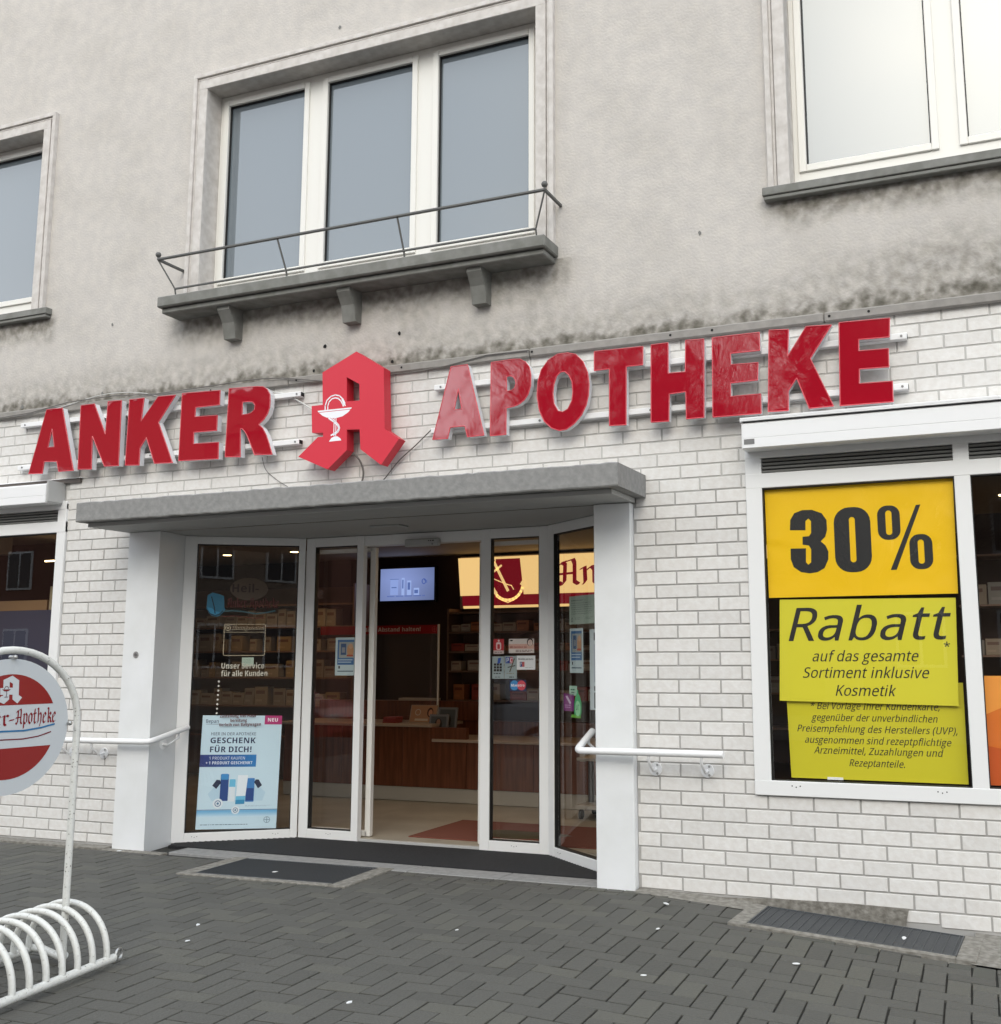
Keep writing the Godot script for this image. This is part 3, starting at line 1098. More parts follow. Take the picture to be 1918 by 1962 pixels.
func upper_window(B: Node3D, x0: float, x1: float, y0: float, y1: float, sashes: Array, sy: float, _o: Array) -> void:
	var st := mk()
	var zf := -0.142
	# fixed outer frame
	bbox(st, V(x0, y0, -0.22), V(sashes[0][0] + 0.004, y1, zf), 0.003)
	bbox(st, V(sashes[-1][1] - 0.004, y0, -0.22), V(x1, y1, zf), 0.003)
	bbox(st, V(x0, y1 - 0.04, -0.22), V(x1, y1, zf - 0.001), 0.003)
	bbox(st, V(x0, y0, -0.22), V(x1, sy + 0.004, zf - 0.001), 0.003)
	for i in sashes.size() - 1:
		bbox(st, V(sashes[i][1] - 0.004, y0, -0.22), V(sashes[i + 1][0] + 0.004, y1, zf - 0.0015), 0.003)
	var w := obj("window", st, M.window_plastic, B)
	var zs := zf + 0.014
	for s: Array in sashes:
		st = mk()
		var gx0: float = s[0] + 0.046
		var gx1: float = s[1] - 0.044
		var gy0 := sy + 0.046
		var gy1 := 5.567
		for m: Array in [[s[0], sy, gx0, 5.613], [gx1, sy, s[1], 5.613], [gx0, sy, gx1, gy0], [gx0, gy1, gx1, 5.613]]:
			bbox(st, V(m[0], m[1], zf - 0.05), V(m[2], m[3], zs), 0.004)
		obj("sash", st, M.window_plastic, w)
		st = mk()
		for m: Array in [[gx0 - 0.002, gy0, gx0 + 0.007, gy1], [gx1 - 0.007, gy0, gx1 + 0.002, gy1], [gx0, gy0 - 0.002, gx1, gy0 + 0.007], [gx0, gy1 - 0.007, gx1, gy1 + 0.002]]:
			box(st, V(m[0], m[1], zf - 0.03), V(m[2], m[3], zs - 0.022))
		obj("gasket", st, M.gasket, w)
		st = mk()
		box(st, V(gx0, gy0, zf - 0.032), V(gx1, gy1, zf - 0.026))
		obj("pane", st, M.pane_upper, w)
	# stucco surround
	st = mk()
	var a := 0.128
	for m: Array in [[x0 - a, x0 - a + 0.034, 0.04], [x0 - a + 0.034, x0 - a + 0.052, 0.026], [x0 - a + 0.056, x0 + 0.002, 0.032]]:
		bbox(st, V(m[0], y0, -0.01), V(m[1], y1 + (x0 - m[0]) * 0.99, m[2]), 0.004)
		var dx: float = x0 - m[0]
		var dx2: float = x0 - m[1]
		bbox(st, V(x1 + dx2, y0, -0.01), V(x1 + dx, y1 + dx * 0.99, m[2]), 0.004)
		bbox(st, V(x0 - dx, y1 + dx2 - 0.001, -0.01), V(x1 + dx, y1 + dx, m[2] + 0.001), 0.004)
	obj("surround", st, M.trim_paint, w)
	if y0 > 4.0:
		st = mk()
		bbox(st, V(x0 - 0.16, y0 - 0.04, -0.14), V(x1 + 0.2, y0 + 0.012, 0.062), 0.004)
		bbox(st, V(x0 - 0.152, y0 - 0.066, -0.05), V(x1 + 0.19, y0 - 0.043, 0.054), 0.004)
		obj("sill", st, M.grey_paint, w)

func show_window(B: Node3D, edge: float, panes: Array, far: float, dir: int, y0: float) -> void:
	# edge: outer side of the frame next to the brick; dir: which way the window runs
	var lo := minf(edge, far)
	var hi := maxf(edge, far)
	var st := mk()
	var zf := 0.02
	var xs := [lo]
	for p: Array in panes:
		xs.append(p[0])
		xs.append(p[1])
	xs.append(hi)
	for i in xs.size() / 2:
		if xs[2 * i + 1] > xs[2 * i]:
			bbox(st, V(xs[2 * i], y0 + 0.0005, -0.06), V(xs[2 * i + 1], 2.5, zf - 0.001 * (i + 1)), 0.003)
	bbox(st, V(lo, y0, -0.06), V(hi, 0.639, zf), 0.003)
	bbox(st, V(lo, 2.278, -0.06), V(hi, 2.364, zf), 0.003)
	bbox(st, V(lo, 2.453, -0.06), V(hi, 2.52, zf), 0.003)
	var w := obj("show_window", st, M.frame_white, B)
	st = mk()
	box(st, V(lo + 0.02, 2.36, -0.058), V(hi - 0.02, 2.46, -0.02))
	obj("vent_backing", st, M.dark_gap, w)
	for k in 4:
		st = mk()
		var y := 2.368 + k * 0.0215
		bbox(st, V(lo + 0.02, y, -0.03), V(hi - 0.02, y + 0.0145, 0.008), 0.003, Transform3D())
		obj("vent_slat", st, M.slat, w)
	for p: Array in panes:
		st = mk()
		for m: Array in [[p[0] - 0.001, 0.638, p[0] + 0.005, 2.279], [p[1] - 0.005, 0.638, p[1] + 0.001, 2.279], [p[0], 0.637, p[1], 0.643], [p[0], 2.272, p[1], 2.279]]:
			box(st, V(m[0], m[1], -0.03), V(m[2], m[3], 0.012))
		obj("gasket", st, M.gasket, w)
		st = mk()
		q4(st, V(p[0], 0.64, -0.012), V(p[1], 0.64, -0.012), V(p[1], 2.276, -0.012), V(p[0], 2.276, -0.012))
		obj("pane", st, M.glass, w)
	for cx: float in ([0.04, 0.80] if dir > 0 else [-5.9]):
		for k: int in [-1, 0, 1]:
			st = mk()
			cyl(st, V(cx + k * 0.022, 0.614 - 0.006 * (1 - absi(k)), 0.018), V(cx + k * 0.022, 0.614 - 0.006 * (1 - absi(k)), 0.0215), 0.0035, 8)
			obj("drain_hole", st, M.dark_gap, w)
	# roller-shutter box above
	st = mk()
	var bx0 := -0.166 if dir > 0 else far
	var bx1 := far if dir > 0 else -5.505
	var prof := p2([0.0, 2.495, 0.155, 2.485, 0.166, 2.492, 0.166, 2.545, 0.1635, 2.547, 0.166, 2.549, 0.166, 2.628, 0.155, 2.638, 0.0, 2.65])
	prism(st, prof, PackedVector2Array(), bx0, bx1, Transform3D(Basis(V(0, 0, 1), V(0, 1, 0), V(1, 0, 0)), Vector3.ZERO))
	var sb := obj("shutter_box", st, M.metal_white, B)
	st = mk()
	var cap_x := bx0 - 0.006 if dir > 0 else bx1
	box(st, V(cap_x, 2.49, 0.0), V(cap_x + (0.006 if dir > 0 else 0.014), 2.655, 0.16))
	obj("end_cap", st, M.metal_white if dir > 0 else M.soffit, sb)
	st = mk()
	if dir > 0:
		bbox(st, V(-0.178, 2.652, 0.0), V(far, 2.658, 0.176), 0.001)
		bbox(st, V(-0.178, 2.645, 0.168), V(far, 2.667, 0.176), 0.002)
		bbox(st, V(-0.178, 2.64, 0.0), V(-0.170, 2.667, 0.174), 0.002)
	else:
		bbox(st, V(far, 2.688, 0.0), V(-5.31, 2.694, 0.03), 0.001)
	obj("drip_tray", st, M.metal_white, sb)
	st = mk()
	if dir > 0:
		box(st, V(-0.165, 2.659, 0.003), V(far, 2.69, 0.02))
	else:
		box(st, V(far, 2.655, 0.003), V(-5.32, 2.688, 0.02))
	obj("tray_gap", st, M.tray, sb)
	if dir > 0:
		st = mk()
		box(st, V(-0.158, 2.512, 0.1662), V(-0.098, 2.542, 0.168))
		obj("type_plate", st, M.screw, sb)
	else:
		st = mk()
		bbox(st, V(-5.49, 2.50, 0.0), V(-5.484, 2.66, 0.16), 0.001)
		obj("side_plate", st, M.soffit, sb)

# frame of reference of the two slanting glass walls of the vestibule
func left_xf() -> Transform3D:
	var x := V(0.8062, 0, -0.5916)
	return Transform3D(Basis(x, Vector3.UP, x.cross(Vector3.UP)), V(-4.521, 0, -0.255))

func right_xf() -> Transform3D:
	var x := V(0.7837, 0, 0.6211)
	return Transform3D(Basis(x, Vector3.UP, x.cross(Vector3.UP)), V(-1.796, 0, -0.789))

func glazed(called: String, B: Node3D, xf: Transform3D, u0: float, u1: float, g0: float, g1: float, v0: float, v1: float, gv0: float, gv1: float, drains: Array) -> MeshInstance3D:
	var st := mk()
	for m: Array in [[u0, v0, g0, v1], [g1, v0, u1, v1], [g0, v0, g1, gv0], [g0, gv1, g1, v1]]:
		bbox(st, V(m[0], m[1], -0.055), V(m[2], m[3], 0.0), 0.003, xf)
	var f := obj(called, st, M.frame_white, B)
	st = mk()
	for m: Array in [[g0 - 0.001, gv0, g0 + 0.006, gv1], [g1 - 0.006, gv0, g1 + 0.001, gv1], [g0, gv0 - 0.001, g1, gv0 + 0.006], [g0, gv1 - 0.006, g1, gv1 + 0.001]]:
		box(st, V(m[0], m[1], -0.05), V(m[2], m[3], -0.007), xf)
	obj("gasket", st, M.gasket, f)
	st = mk()
	q4(st, xf * V(g0, gv0, -0.02), xf * V(g1, gv0, -0.02), xf * V(g1, gv1, -0.02), xf * V(g0, gv1, -0.02))
	obj("pane", st, M.glass, f)
	for d: float in drains:
		for k: int in [-1, 0, 1]:
			st = mk()
			cyl(st, xf * V(d + k * 0.018, gv0 - 0.026 - 0.005 * (1 - absi(k)), -0.002), xf * V(d + k * 0.018, gv0 - 0.026 - 0.005 * (1 - absi(k)), 0.0012), 0.003, 8)
			obj("drain_hole", st, M.screw, f)
	return f

func entrance(B: Node3D) -> void:
	glazed("side_glazing", B, left_xf(), 0.0, 0.884, 0.089, 0.834, 0.003, 2.2335, 0.07, 2.175, [0.16, 0.73])
	glazed("side_glazing", B, right_xf(), 0.02, 0.90, 0.095, 0.80, 0.003, 2.2335, 0.07, 2.165, [0.17])
	var door := Transform3D(Basis(), V(0, 0, -0.787))
	glazed("door_panel", B, door, -3.806, -3.292, -3.727, -3.35, 0.004, 2.232, 0.074, 2.163, [-3.54])
	glazed("door_panel", B, door, -2.305, -1.78, -2.23, -1.852, 0.004, 2.232, 0.076, 2.163, [-2.04])
	var st := mk()
	bbox(st, V(-3.30, 2.155, -0.90), V(-2.30, 2.232, -0.80), 0.003)
	obj("door_head", st, M.frame_white, B)
	# the open sliding leaf behind the left panel
	st = mk()
	for m: Array in [[-3.88, 0.03, -3.815, 2.15], [-3.29, 0.03, -3.245, 2.15], [-3.815, 0.03, -3.27, 0.07], [-3.815, 2.12, -3.27, 2.15]]:
		bbox(st, V(m[0], m[1], -0.925), V(m[2], m[3], -0.88), 0.004)
	var leaf := obj("sliding_door", st, M.window_plastic, B)
	st = mk()
	q4(st, V(-3.72, 0.1, -0.9), V(-3.27, 0.1, -0.9), V(-3.27, 2.09, -0.9), V(-3.72, 2.09, -0.9))
	obj("pane", st, M.glass, leaf)
	st = mk()
	for m: Array in [[-2.365, 0.03, -2.295, 2.15], [-1.86, 0.03, -1.80, 2.15], [-2.295, 0.03, -1.86, 0.07], [-2.295, 2.12, -1.86, 2.15]]:
		bbox(st, V(m[0], m[1], -0.925), V(m[2], m[3], -0.88), 0.004)
	var leaf2 := obj("sliding_door", st, M.window_plastic, B)
	st = mk()
	q4(st, V(-2.23, 0.09, -0.9), V(-1.86, 0.09, -0.9), V(-1.86, 2.1, -0.9), V(-2.23, 2.1, -0.9))
	obj("pane", st, M.glass, leaf2)
	st = mk()
	bbox(st, V(-3.30, -0.02, -0.95), V(-2.28, 0.024, -0.80), 0.003)
	obj("threshold", st, M.soffit, B)
	# movement sensor over the door
	st = mk()
	bbox(st, V(-2.922, 2.128, -0.80), V(-2.640, 2.184, -0.752), 0.008)
	var sens := obj("door_sensor", st, M.soffit, B)
	st = mk()
	for x: float in [-2.72, -2.705, -2.69, -2.68]:
		box(st, V(x, 2.162, -0.7525), V(x + 0.008, 2.170, -0.7515))
	box(st, V(-2.69, 2.134, -0.7525), V(-2.684, 2.148, -0.7515))
	obj("sensor_print", st, M.black_ink, sens)

# ---------------------------------------------------------------- inside the shop
func lamp_light(at: Vector3, e: float) -> void:
	var l := SpotLight3D.new()
	l.name = "ceiling_spot_light"
	l.position = at
	l.rotation_degrees = V(-90, 0, 0)
	l.spot_angle = 75.0
	l.light_energy = e
	l.light_size = 0.05
	l.light_color = Color(1.0, 0.82, 0.6)
	l.spot_range = 12.0
	l.spot_attenuation = 2.0
	l.shadow_enabled = true
	add_child(l, true)

func shelf_boxes(y: float, x0: float, x1: float, z: float, hmax: float, where: String, palette: Array, grp: String) -> void:
	var x := x0
	var k := 0
	while x < x1 - 0.04:
		var w := rng.randf_range(0.07, 0.19)
		if x + w > x1:
			break
		var h := hmax * rng.randf_range(0.55, 1.0)
		var c: Array = palette[rng.randi() % palette.size()]
		var st := mk()
		var d := rng.randf_range(0.10, 0.16)
		st.set_color(Color(c[0], c[1], c[2]))
		bbox(st, V(x, y, z - d), V(x + w, y + h, z), 0.003)
		st.set_color(Color(c[0] * 0.55, c[1] * 0.4, c[2] * 0.4))
		box(st, V(x + w * 0.12, y + h * 0.62, z), V(x + w * 0.8, y + h * 0.8, z + 0.001))
		st.set_color(Color(minf(1, c[0] * 1.25), minf(1, c[1] * 1.25), minf(1, c[2] * 1.25)))
		box(st, V(x + w * 0.12, y + h * 0.2, z), V(x + w * 0.6, y + h * 0.32, z + 0.001))
		var o := obj("medicine_box", st, M.print)
		var ord := ["first", "second", "third", "fourth", "fifth", "sixth", "seventh", "eighth", "ninth", "tenth", "eleventh", "twelfth", "thirteenth", "fourteenth", "fifteenth", "sixteenth", "seventeenth", "eighteenth", "nineteenth", "twentieth"]
		tag(o, "%s carton, %s from the left on %s" % ["red" if c[0] > c[1] * 2.5 else ("wide pale" if w > 0.13 else "small pale"), ord[mini(k, 19)], where], "carton", grp)
		x += w + (rng.randf_range(0.004, 0.012) if rng.randf() < 0.8 else rng.randf_range(0.05, 0.12))
		k += 1

func shelf_unit(called: String, label: String, x0: float, x1: float, zb: float, zf: float, boards: Array, top: float) -> Node3D:
	var t := thing(called, label, "shelf")
	var st := mk()
	box(st, V(x0, 0.03, zb), V(x1, top, zb + 0.015))
	obj("back_panel", st, M.shelf_board, t)
	for x: float in [x0, x1 - 0.02]:
		st = mk()
		bbox(st, V(x, 0.03, zb + 0.015), V(x + 0.02, top, zf), 0.002)
		obj("side_panel", st, M.shelf_board, t)
	for y: float in boards:
		st = mk()
		bbox(st, V(x0 + 0.02, y - 0.018, zb + 0.015), V(x1 - 0.02, y, zf - 0.01), 0.002)
		obj("board", st, M.shelf_board, t)
	return t

func build_shop_inside() -> void:
	# shell of the room
	var st := mk()
	box(st, V(-8.6, -0.1, -4.4), V(2.6, 0.026, -0.83))
	box(st, V(-8.6, -0.1, -0.83), V(-4.56, 0.0255, -0.32))
	box(st, V(-1.0, -0.1, -0.83), V(2.6, 0.0255, -0.32))
	struct("shop_floor", st, M.floor_beige)
	st = mk()
	box(st, V(-8.6, 2.395, -4.4), V(2.6, 2.6, -0.05))
	struct("shop_ceiling", st, M.ceiling)
	st = mk()
	box(st, V(-8.6, 0, -4.4), V(2.6, 2.6, -4.05))
	struct("shop_back_wall", st, M.brown_wall)
	st = mk()
	box(st, V(-8.7, 0, -4.4), V(-8.4, 2.6, -0.05))
	box(st, V(2.4, 0, -4.4), V(2.7, 2.6, -0.05))
	box(st, V(-8.6, 2.24, -0.86), V(-7.0, 2.5, -0.32))
	box(st, V(-4.56, 2.24, -0.86), V(-1.0, 2.42, -0.70))
	struct("shop_side_wall", st, M.beige_wall)
	# ceiling lamps (two show through the left glazing)
	var k := 0
	for p: Array in [[-6.30, -2.89], [-5.46, -2.89], [-3.3, -1.9], [-1.9, -2.0], [-0.6, -1.7], [1.2, -1.6]]:
		var l := thing("ceiling_lamp", ["small round ceiling lamp behind the upper corner of the poster window", "small round ceiling lamp next to the door end of the poster window", "round ceiling lamp just inside the open door", "round ceiling lamp above the rug behind the door stickers", "round ceiling lamp over the rolling trolley", "round ceiling lamp behind the yellow discount posters"][k], "lamp", V(p[0], 2.393, p[1]), 0.0, "round lamps in the shop ceiling")
		st = mk()
		cyl(st, V(0, -0.012, 0), V(0, 0.0, 0), 0.055, 18)
		obj("ring", st, M.steel, l)
		st = mk()
		cyl(st, V(0, -0.016, 0), V(0, -0.0125, 0), 0.042, 18)
		obj("lamp_disc", st, M.lamp_glow, l)
		lamp_light(V(p[0], 2.36, p[1]), 0.26)
		k += 1
	# counter
	var c := thing("sales_counter", "long reddish wooden sales counter with white kick board facing the door", "counter")
	for s in 7:
		st = mk()
		var a := -5.4 + s * 0.66
		bbox(st, V(a, 0.155, -2.80), V(a + 0.656, 0.69 if a < -3.9 else 0.565, -2.745), 0.002)
		obj("front_panel", st, M.wood, c)
	st = mk()
	bbox(st, V(-5.4, 0.03, -2.80), V(-0.8, 0.153, -2.752), 0.002)
	obj("kick_board", st, M.kick, c)
	st = mk()
	bbox(st, V(-5.45, 0.69, -3.35), V(-3.77, 0.716, -2.725), 0.004)
	obj("counter_top", st, M.wood_edge, c)
	st = mk()
	bbox(st, V(-3.768, 0.562, -3.35), V(-0.75, 0.588, -2.725), 0.004)
	obj("counter_top", st, M.wood_edge, c)
	st = mk()
	bbox(st, V(-3.80, 0.588, -3.35), V(-3.77, 0.69, -2.74), 0.002)
	obj("end_panel", st, M.wood, c)
	st = mk()
	bbox(st, V(-5.45, 0.716, -3.5), V(-3.6, 0.9, -3.38), 0.003)
	bbox(st, V(-5.45, 0.03, -3.5), V(-0.8, 0.716, -3.4), 0.003)
	obj("back_rail", st, M.wood, c)
	# clear screen with the red band
	var sc := thing("counter_screen", "clear acrylic screen standing on the counter with a red band reading Bitte Abstand halten", "screen")
	st = mk()
	box(st, V(-5.25, 0.716, -3.012), V(-3.865, 1.63, -3.007))
	obj("sheet", st, M.acrylic, sc)
	st = mk()
	ink(st, rect2(-5.2, 1.548, -3.875, 1.63), Color(0.62, 0.07, 0.08), -3.0065)
	st.set_color(Color(0.75, 0.6, 0.55))
	words_(st, "Bitte Abstand halten!", -4.69, -4.06, 1.572, 0.040, -3.006, font_b)
	ink(st, ell(-3.91, 1.59, 0.028, 0.028, 20), Color(0.8, 0.35, 0.35), -3.0062, ell(-3.91, 1.59, 0.024, 0.024, 20))
	stroke(st, p2([-3.935, 1.59, -3.885, 1.59]), 0.005, Color(0.8, 0.35, 0.35), -3.006)
	stroke(st, p2([-3.91, 1.565, -3.91, 1.615]), 0.005, Color(0.8, 0.35, 0.35), -3.006)
	obj("red_band", st, M.print, sc)
	st = mk()
	bbox(st, V(-3.872, 0.716, -3.02), V(-3.858, 1.635, -3.0), 0.002)
	obj("upright", st, M.metal_white, sc)
	# display stands and leaflets on the counter
	var d := thing("counter_display", "tilted beige counter display with a woman's portrait on it", "display")
	var xf := Transform3D(Basis(Vector3.RIGHT, -0.28), V(-4.12, 0.716, -2.93))
	st = mk()
	bbox(st, V(-0.01, 0, -0.012), V(0.275, 0.17, 0), 0.002, xf)
	obj("card", st, M.wood_edge, d)
	st = mk()
	ink(st, rect2(0.0, 0.01, 0.27, 0.165), Color(0.72, 0.55, 0.43), 0.0006, PackedVector2Array(), xf)
	ink(st, ell(0.205, 0.10, 0.032, 0.045), Color(0.25, 0.12, 0.09), 0.001, PackedVector2Array(), xf)
	ink(st, ell(0.21, 0.095, 0.022, 0.032), Color(0.80, 0.58, 0.46), 0.0014, PackedVector2Array(), xf)
	ink(st, ell(0.075, 0.10, 0.03, 0.03), Color(0.85, 0.82, 0.75), 0.001, ell(0.075, 0.1, 0.024, 0.024), xf)
	ink(st, rect2(0.05, 0.02, 0.19, 0.04), Color(0.83, 0.78, 0.7), 0.001, PackedVector2Array(), xf)
	obj("portrait_print", st, M.print, d)
	d = thing("leaflet_holder", "clear leaflet holder with grey brochures at the lower end of the counter", "leaflet holder")
	for q: Array in [[-3.885, 0.588, -2.86, 0.20, 0.215], [-3.85, 0.588, -2.96, 0.20, 0.275]]:
		xf = Transform3D(Basis(Vector3.RIGHT, -0.16), V(q[0], q[1], q[2]))
		st = mk()
		st.set_color(Color(0.20, 0.21, 0.22))
		bbox(st, V(0, 0, -0.02), V(q[3], q[4], 0), 0.002, xf)
		ink(st, rect2(0.02, 0.05, q[3] - 0.02, q[4] - 0.02), Color(0.33, 0.35, 0.36), 0.0006, PackedVector2Array(), xf)
		ink(st, ell(q[3] / 2, q[4] * 0.55, 0.04, 0.06), Color(0.2, 0.17, 0.15), 0.001, PackedVector2Array(), xf)
		ink(st, ell(q[3] / 2, q[4] * 0.66, 0.02, 0.03), Color(0.6, 0.46, 0.38), 0.0014, PackedVector2Array(), xf)
		ink(st, rect2(0.0, 0.0, q[3], 0.025), Color(0.75, 0.53, 0.12), 0.001, PackedVector2Array(), xf)
		obj("brochure", st, M.print, d)
	d = thing("red_leaflets", "little stack of red leaflets lying on the upper counter", "leaflets")
	st = mk()
	st.set_color(Color(0.35, 0.07, 0.06))
	for i in 4:
		bbox(st, V(-4.35 + 0.004 * i, 0.716 + i * 0.014, -2.95), V(-4.21 + 0.003 * i, 0.728 + i * 0.014, -2.82), 0.002)
	obj("stack", st, M.print, d)
	d = thing("paper_stack", "pile of pale papers on the ledge behind the counter", "papers")
	st = mk()
	st.set_color(Color(0.5, 0.45, 0.38))
	bbox(st, V(-4.52, 0.9, -3.5), V(-4.1, 0.925, -3.39), 0.003)
	obj("sheets", st, M.print, d)
	# back shelves below the light box
	shelf_unit("back_shelf", "brown back shelf of medicine boxes under the glowing sign", -4.16, -0.3, -4.05, -3.72, [0.55, 0.9, 1.19, 1.385, 1.58, 1.78], 1.815)
	var pal := [[0.42, 0.33, 0.24], [0.42, 0.16, 0.06], [0.5, 0.42, 0.33], [0.36, 0.06, 0.04], [0.45, 0.40, 0.34]]
	shelf_boxes(1.58, -4.13, -2.2, -3.76, 0.115, "the upper board under the glowing sign", pal, "cartons on the upper board under the sign")
	shelf_boxes(1.385, -4.13, -2.2, -3.76, 0.08, "the second board under the glowing sign", pal, "cartons on the second board under the sign")
	shelf_boxes(1.19, -4.13, -1.4, -3.76, 0.12, "the third board under the glowing sign", pal, "cartons on the third board under the sign")
	shelf_boxes(0.9, -4.1, -1.4, -3.76, 0.16, "the lowest board in view behind the counter", pal, "cartons on the lowest board behind the counter")
	# shelf wall in the left corner
	shelf_unit("wall_shelf", "tall brown wall shelf full of pale boxes in the left corner", -8.2, -5.2, -4.05, -3.6, [0.5, 0.82, 1.12, 1.40, 1.66, 1.9], 2.1)
	var pale := [[0.34, 0.29, 0.22], [0.30, 0.27, 0.23], [0.38, 0.31, 0.22], [0.26, 0.23, 0.19], [0.34, 0.24, 0.12]]
	shelf_boxes(1.66, -8.1, -5.3, -3.66, 0.19, "the top board of the corner shelf", pale, "cartons on the top board of the corner shelf")
	shelf_boxes(1.40, -8.1, -5.3, -3.66, 0.2, "the second board of the corner shelf", pale, "cartons on the second board of the corner shelf")
	shelf_boxes(1.12, -8.1, -5.3, -3.66, 0.2, "the third board of the corner shelf", pale, "cartons on the third board of the corner shelf")
	shelf_boxes(0.82, -8.1, -5.3, -3.66, 0.2, "the fourth board of the corner shelf", pale, "cartons on the fourth board of the corner shelf")
	# glowing sign over the shelves: cream face, red band, burgundy anchor field
	var lb := thing("light_box_sign", "long glowing cream sign with red band, white anchor and black-letter name above the shelves", "light box sign")
	st = mk()
	box(st, V(-4.14, 1.822, -4.05), V(-0.2, 2.365, -3.965))
	obj("housing", st, M.wood_edge, lb)
	st = mk()
	flat(st, p2([-4.135, 1.957, -0.25, 1.957, -0.25, 2.352, -4.165, 2.352]), PackedVector2Array(), -3.958, 1)
	flat(st, p2([-4.095, 1.824, -0.25, 1.824, -0.25, 1.850, -4.10, 1.850]), PackedVector2Array(), -3.958, 1)
	obj("light_panel", st, M.light_box_glow, lb)
	st = mk()
	flat(st, p2([-4.107, 1.850, -0.25, 1.850, -0.25, 1.957, -4.112, 1.957]), PackedVector2Array(), -3.9575, 1)
	flat(st, p2([-3.86, 1.9, -3.40, 1.9, -3.45, 2.328, -3.86, 2.328]), PackedVector2Array(), -3.957, 1)
	mat("sign_burgundy", lin(0.16, 0.006, 0.012), 0.4, {"emission_enabled": true, "emission": lin(0.30, 0.008, 0.02), "emission_energy_multiplier": 0.35})
	obj("red_band", st, M.sign_burgundy, lb)
	st = mk()
	var gold := Color(0.93, 0.80, 0.52)
	# anchor
	stroke(st, p2([-3.74, 2.29, -3.585, 2.0]), 0.03, gold, -3.956)
	stroke(st, p2([-3.76, 2.19, -3.66, 2.26]), 0.022, gold, -3.956)
	ink(st, ell(-3.755, 2.315, 0.03, 0.03), gold, -3.956, ell(-3.755, 2.315, 0.018, 0.018))
	var arc := PackedVector2Array()
	for i in 13:
		var a := lerpf(-2.85, -0.05, i / 12.0)
		arc.append(Vector2(-3.585 + 0.17 * cos(a), 2.07 + 0.17 * sin(a)))
	stroke(st, arc, 0.03, gold, -3.956)
	ink(st, p2([-3.45, 2.06, -3.375, 2.03, -3.41, 2.12]), gold, -3.9555)
	ink(st, p2([-3.77, 2.06, -3.70, 1.98, -3.78, 1.96]), gold, -3.9555)
	stroke(st, p2([-3.76, 2.13, -3.69, 2.10, -3.64, 2.08, -3.585, 2.06, -3.545, 2.05, -3.52, 2.01]), 0.010, gold, -3.9552)
	stroke(st, p2([-3.72, 1.94, -3.66, 1.905, -3.585, 1.875, -3.52, 1.90, -3.45, 1.95]), 0.008, gold, -3.956)
	obj("anchor_mark", st, M.light_box_glow, lb)
	st = mk()
	gothic(st, "Anker-Apotheke", -3.05, -0.42, 2.04, 0.255, Color.WHITE, -3.956)
	obj("sign_lettering", st, M.sign_burgundy, lb)
	var al := AreaLight3D.new()
	al.name = "sign_area_light"
	al.area_size = Vector2(3.6, 0.35)
	al.position = V(-2.1, 2.15, -3.93)
	al.rotation_degrees = V(0, 180, 0)
	al.light_color = Color(1.0, 0.84, 0.55)
	al.light_energy = 0.12
	al.area_range = 8.0
	al.area_attenuation = 2.0
	al.shadow_enabled = true
	add_child(al)
	# television
	var tv := thing("television", "flat television showing a pale blue advert high on the dark back wall", "television")
	st = mk()
	bbox(st, V(-5.118, 1.905, -4.0), V(-4.422, 2.287, -3.945), 0.004)
	obj("bezel", st, M.screen_off, tv)
	var sm := mat("tv_screen", Color.BLACK, 0.3, {"emission_enabled": true, "emission": Color.WHITE, "emission_operator": BaseMaterial3D.EMISSION_OP_MULTIPLY, "emission_energy_multiplier": 0.62})
	sm.emission_texture = tv_picture()
	st = mk()
	for v: Array in [[-5.10, 1.925, 0, 1], [-4.44, 2.268, 1, 0], [-4.44, 1.925, 1, 1], [-5.10, 1.925, 0, 1], [-5.10, 2.268, 0, 0], [-4.44, 2.268, 1, 0]]:
		st.set_normal(Vector3.BACK)
		st.set_uv(Vector2(v[2], v[3]))
		st.add_vertex(V(v[0], v[1], -3.9435))
	obj("tv_screen", st, sm, tv)
	var tl := AreaLight3D.new()
	tl.name = "tv_area_light"
	tl.area_size = Vector2(0.64, 0.33)
	tl.position = V(-4.77, 2.09, -3.92)
	tl.rotation_degrees = V(0, 180, 0)
	tl.light_color = Color(0.75, 0.82, 1.0)
	tl.light_energy = 0.05
	tl.area_range = 6.0
	tl.area_attenuation = 2.0
	tl.shadow_enabled = true
	add_child(tl)
	# rug and trolley
	var rugt := thing("rug", "red-brown rug lying on the beige shop floor behind the door", "rug")
	st = mk()
	bbox(st, V(-2.985, 0.026, -1.85), V(-1.25, 0.034, -0.99), 0.002)
	obj("pile", st, M.rug, rugt)
	st = mk()
	var leaf := PackedVector2Array()
	for i in 24:
		var a := TAU * i / 24
		leaf.append(Vector2(-2.25 + (0.34 + 0.07 * sin(5 * a)) * cos(a), 1.35 + (0.17 + 0.04 * sin(3 * a)) * sin(a)))
	ink(st, leaf, Color(0.29, 0.27, 0.2), 0.0345, PackedVector2Array(), Transform3D(Basis(Vector3.RIGHT, -PI / 2), Vector3.ZERO))
	obj("rug_pattern", st, M.print, rugt)
	var tr := thing("rolling_trolley", "dark rolling trolley with tray and castors behind the slanting glass", "trolley")
	st = mk()
	bbox(st, V(-2.14, 0.49, -2.6), V(-1.6, 0.515, -2.2), 0.004)
	bbox(st, V(-2.17, 0.47, -2.42), V(-2.12, 0.535, -2.34), 0.006)
	obj("tray", st, M.kick, tr)
	st = mk()
	bbox(st, V(-2.11, 0.14, -2.42), V(-2.07, 0.49, -2.38), 0.004)
	bbox(st, V(-1.68, 0.14, -2.42), V(-1.64, 0.49, -2.38), 0.004)
	obj("upright", st, M.iron, tr)
	st = mk()
	bbox(st, V(-2.15, 0.11, -2.6), V(-1.6, 0.145, -2.2), 0.004)
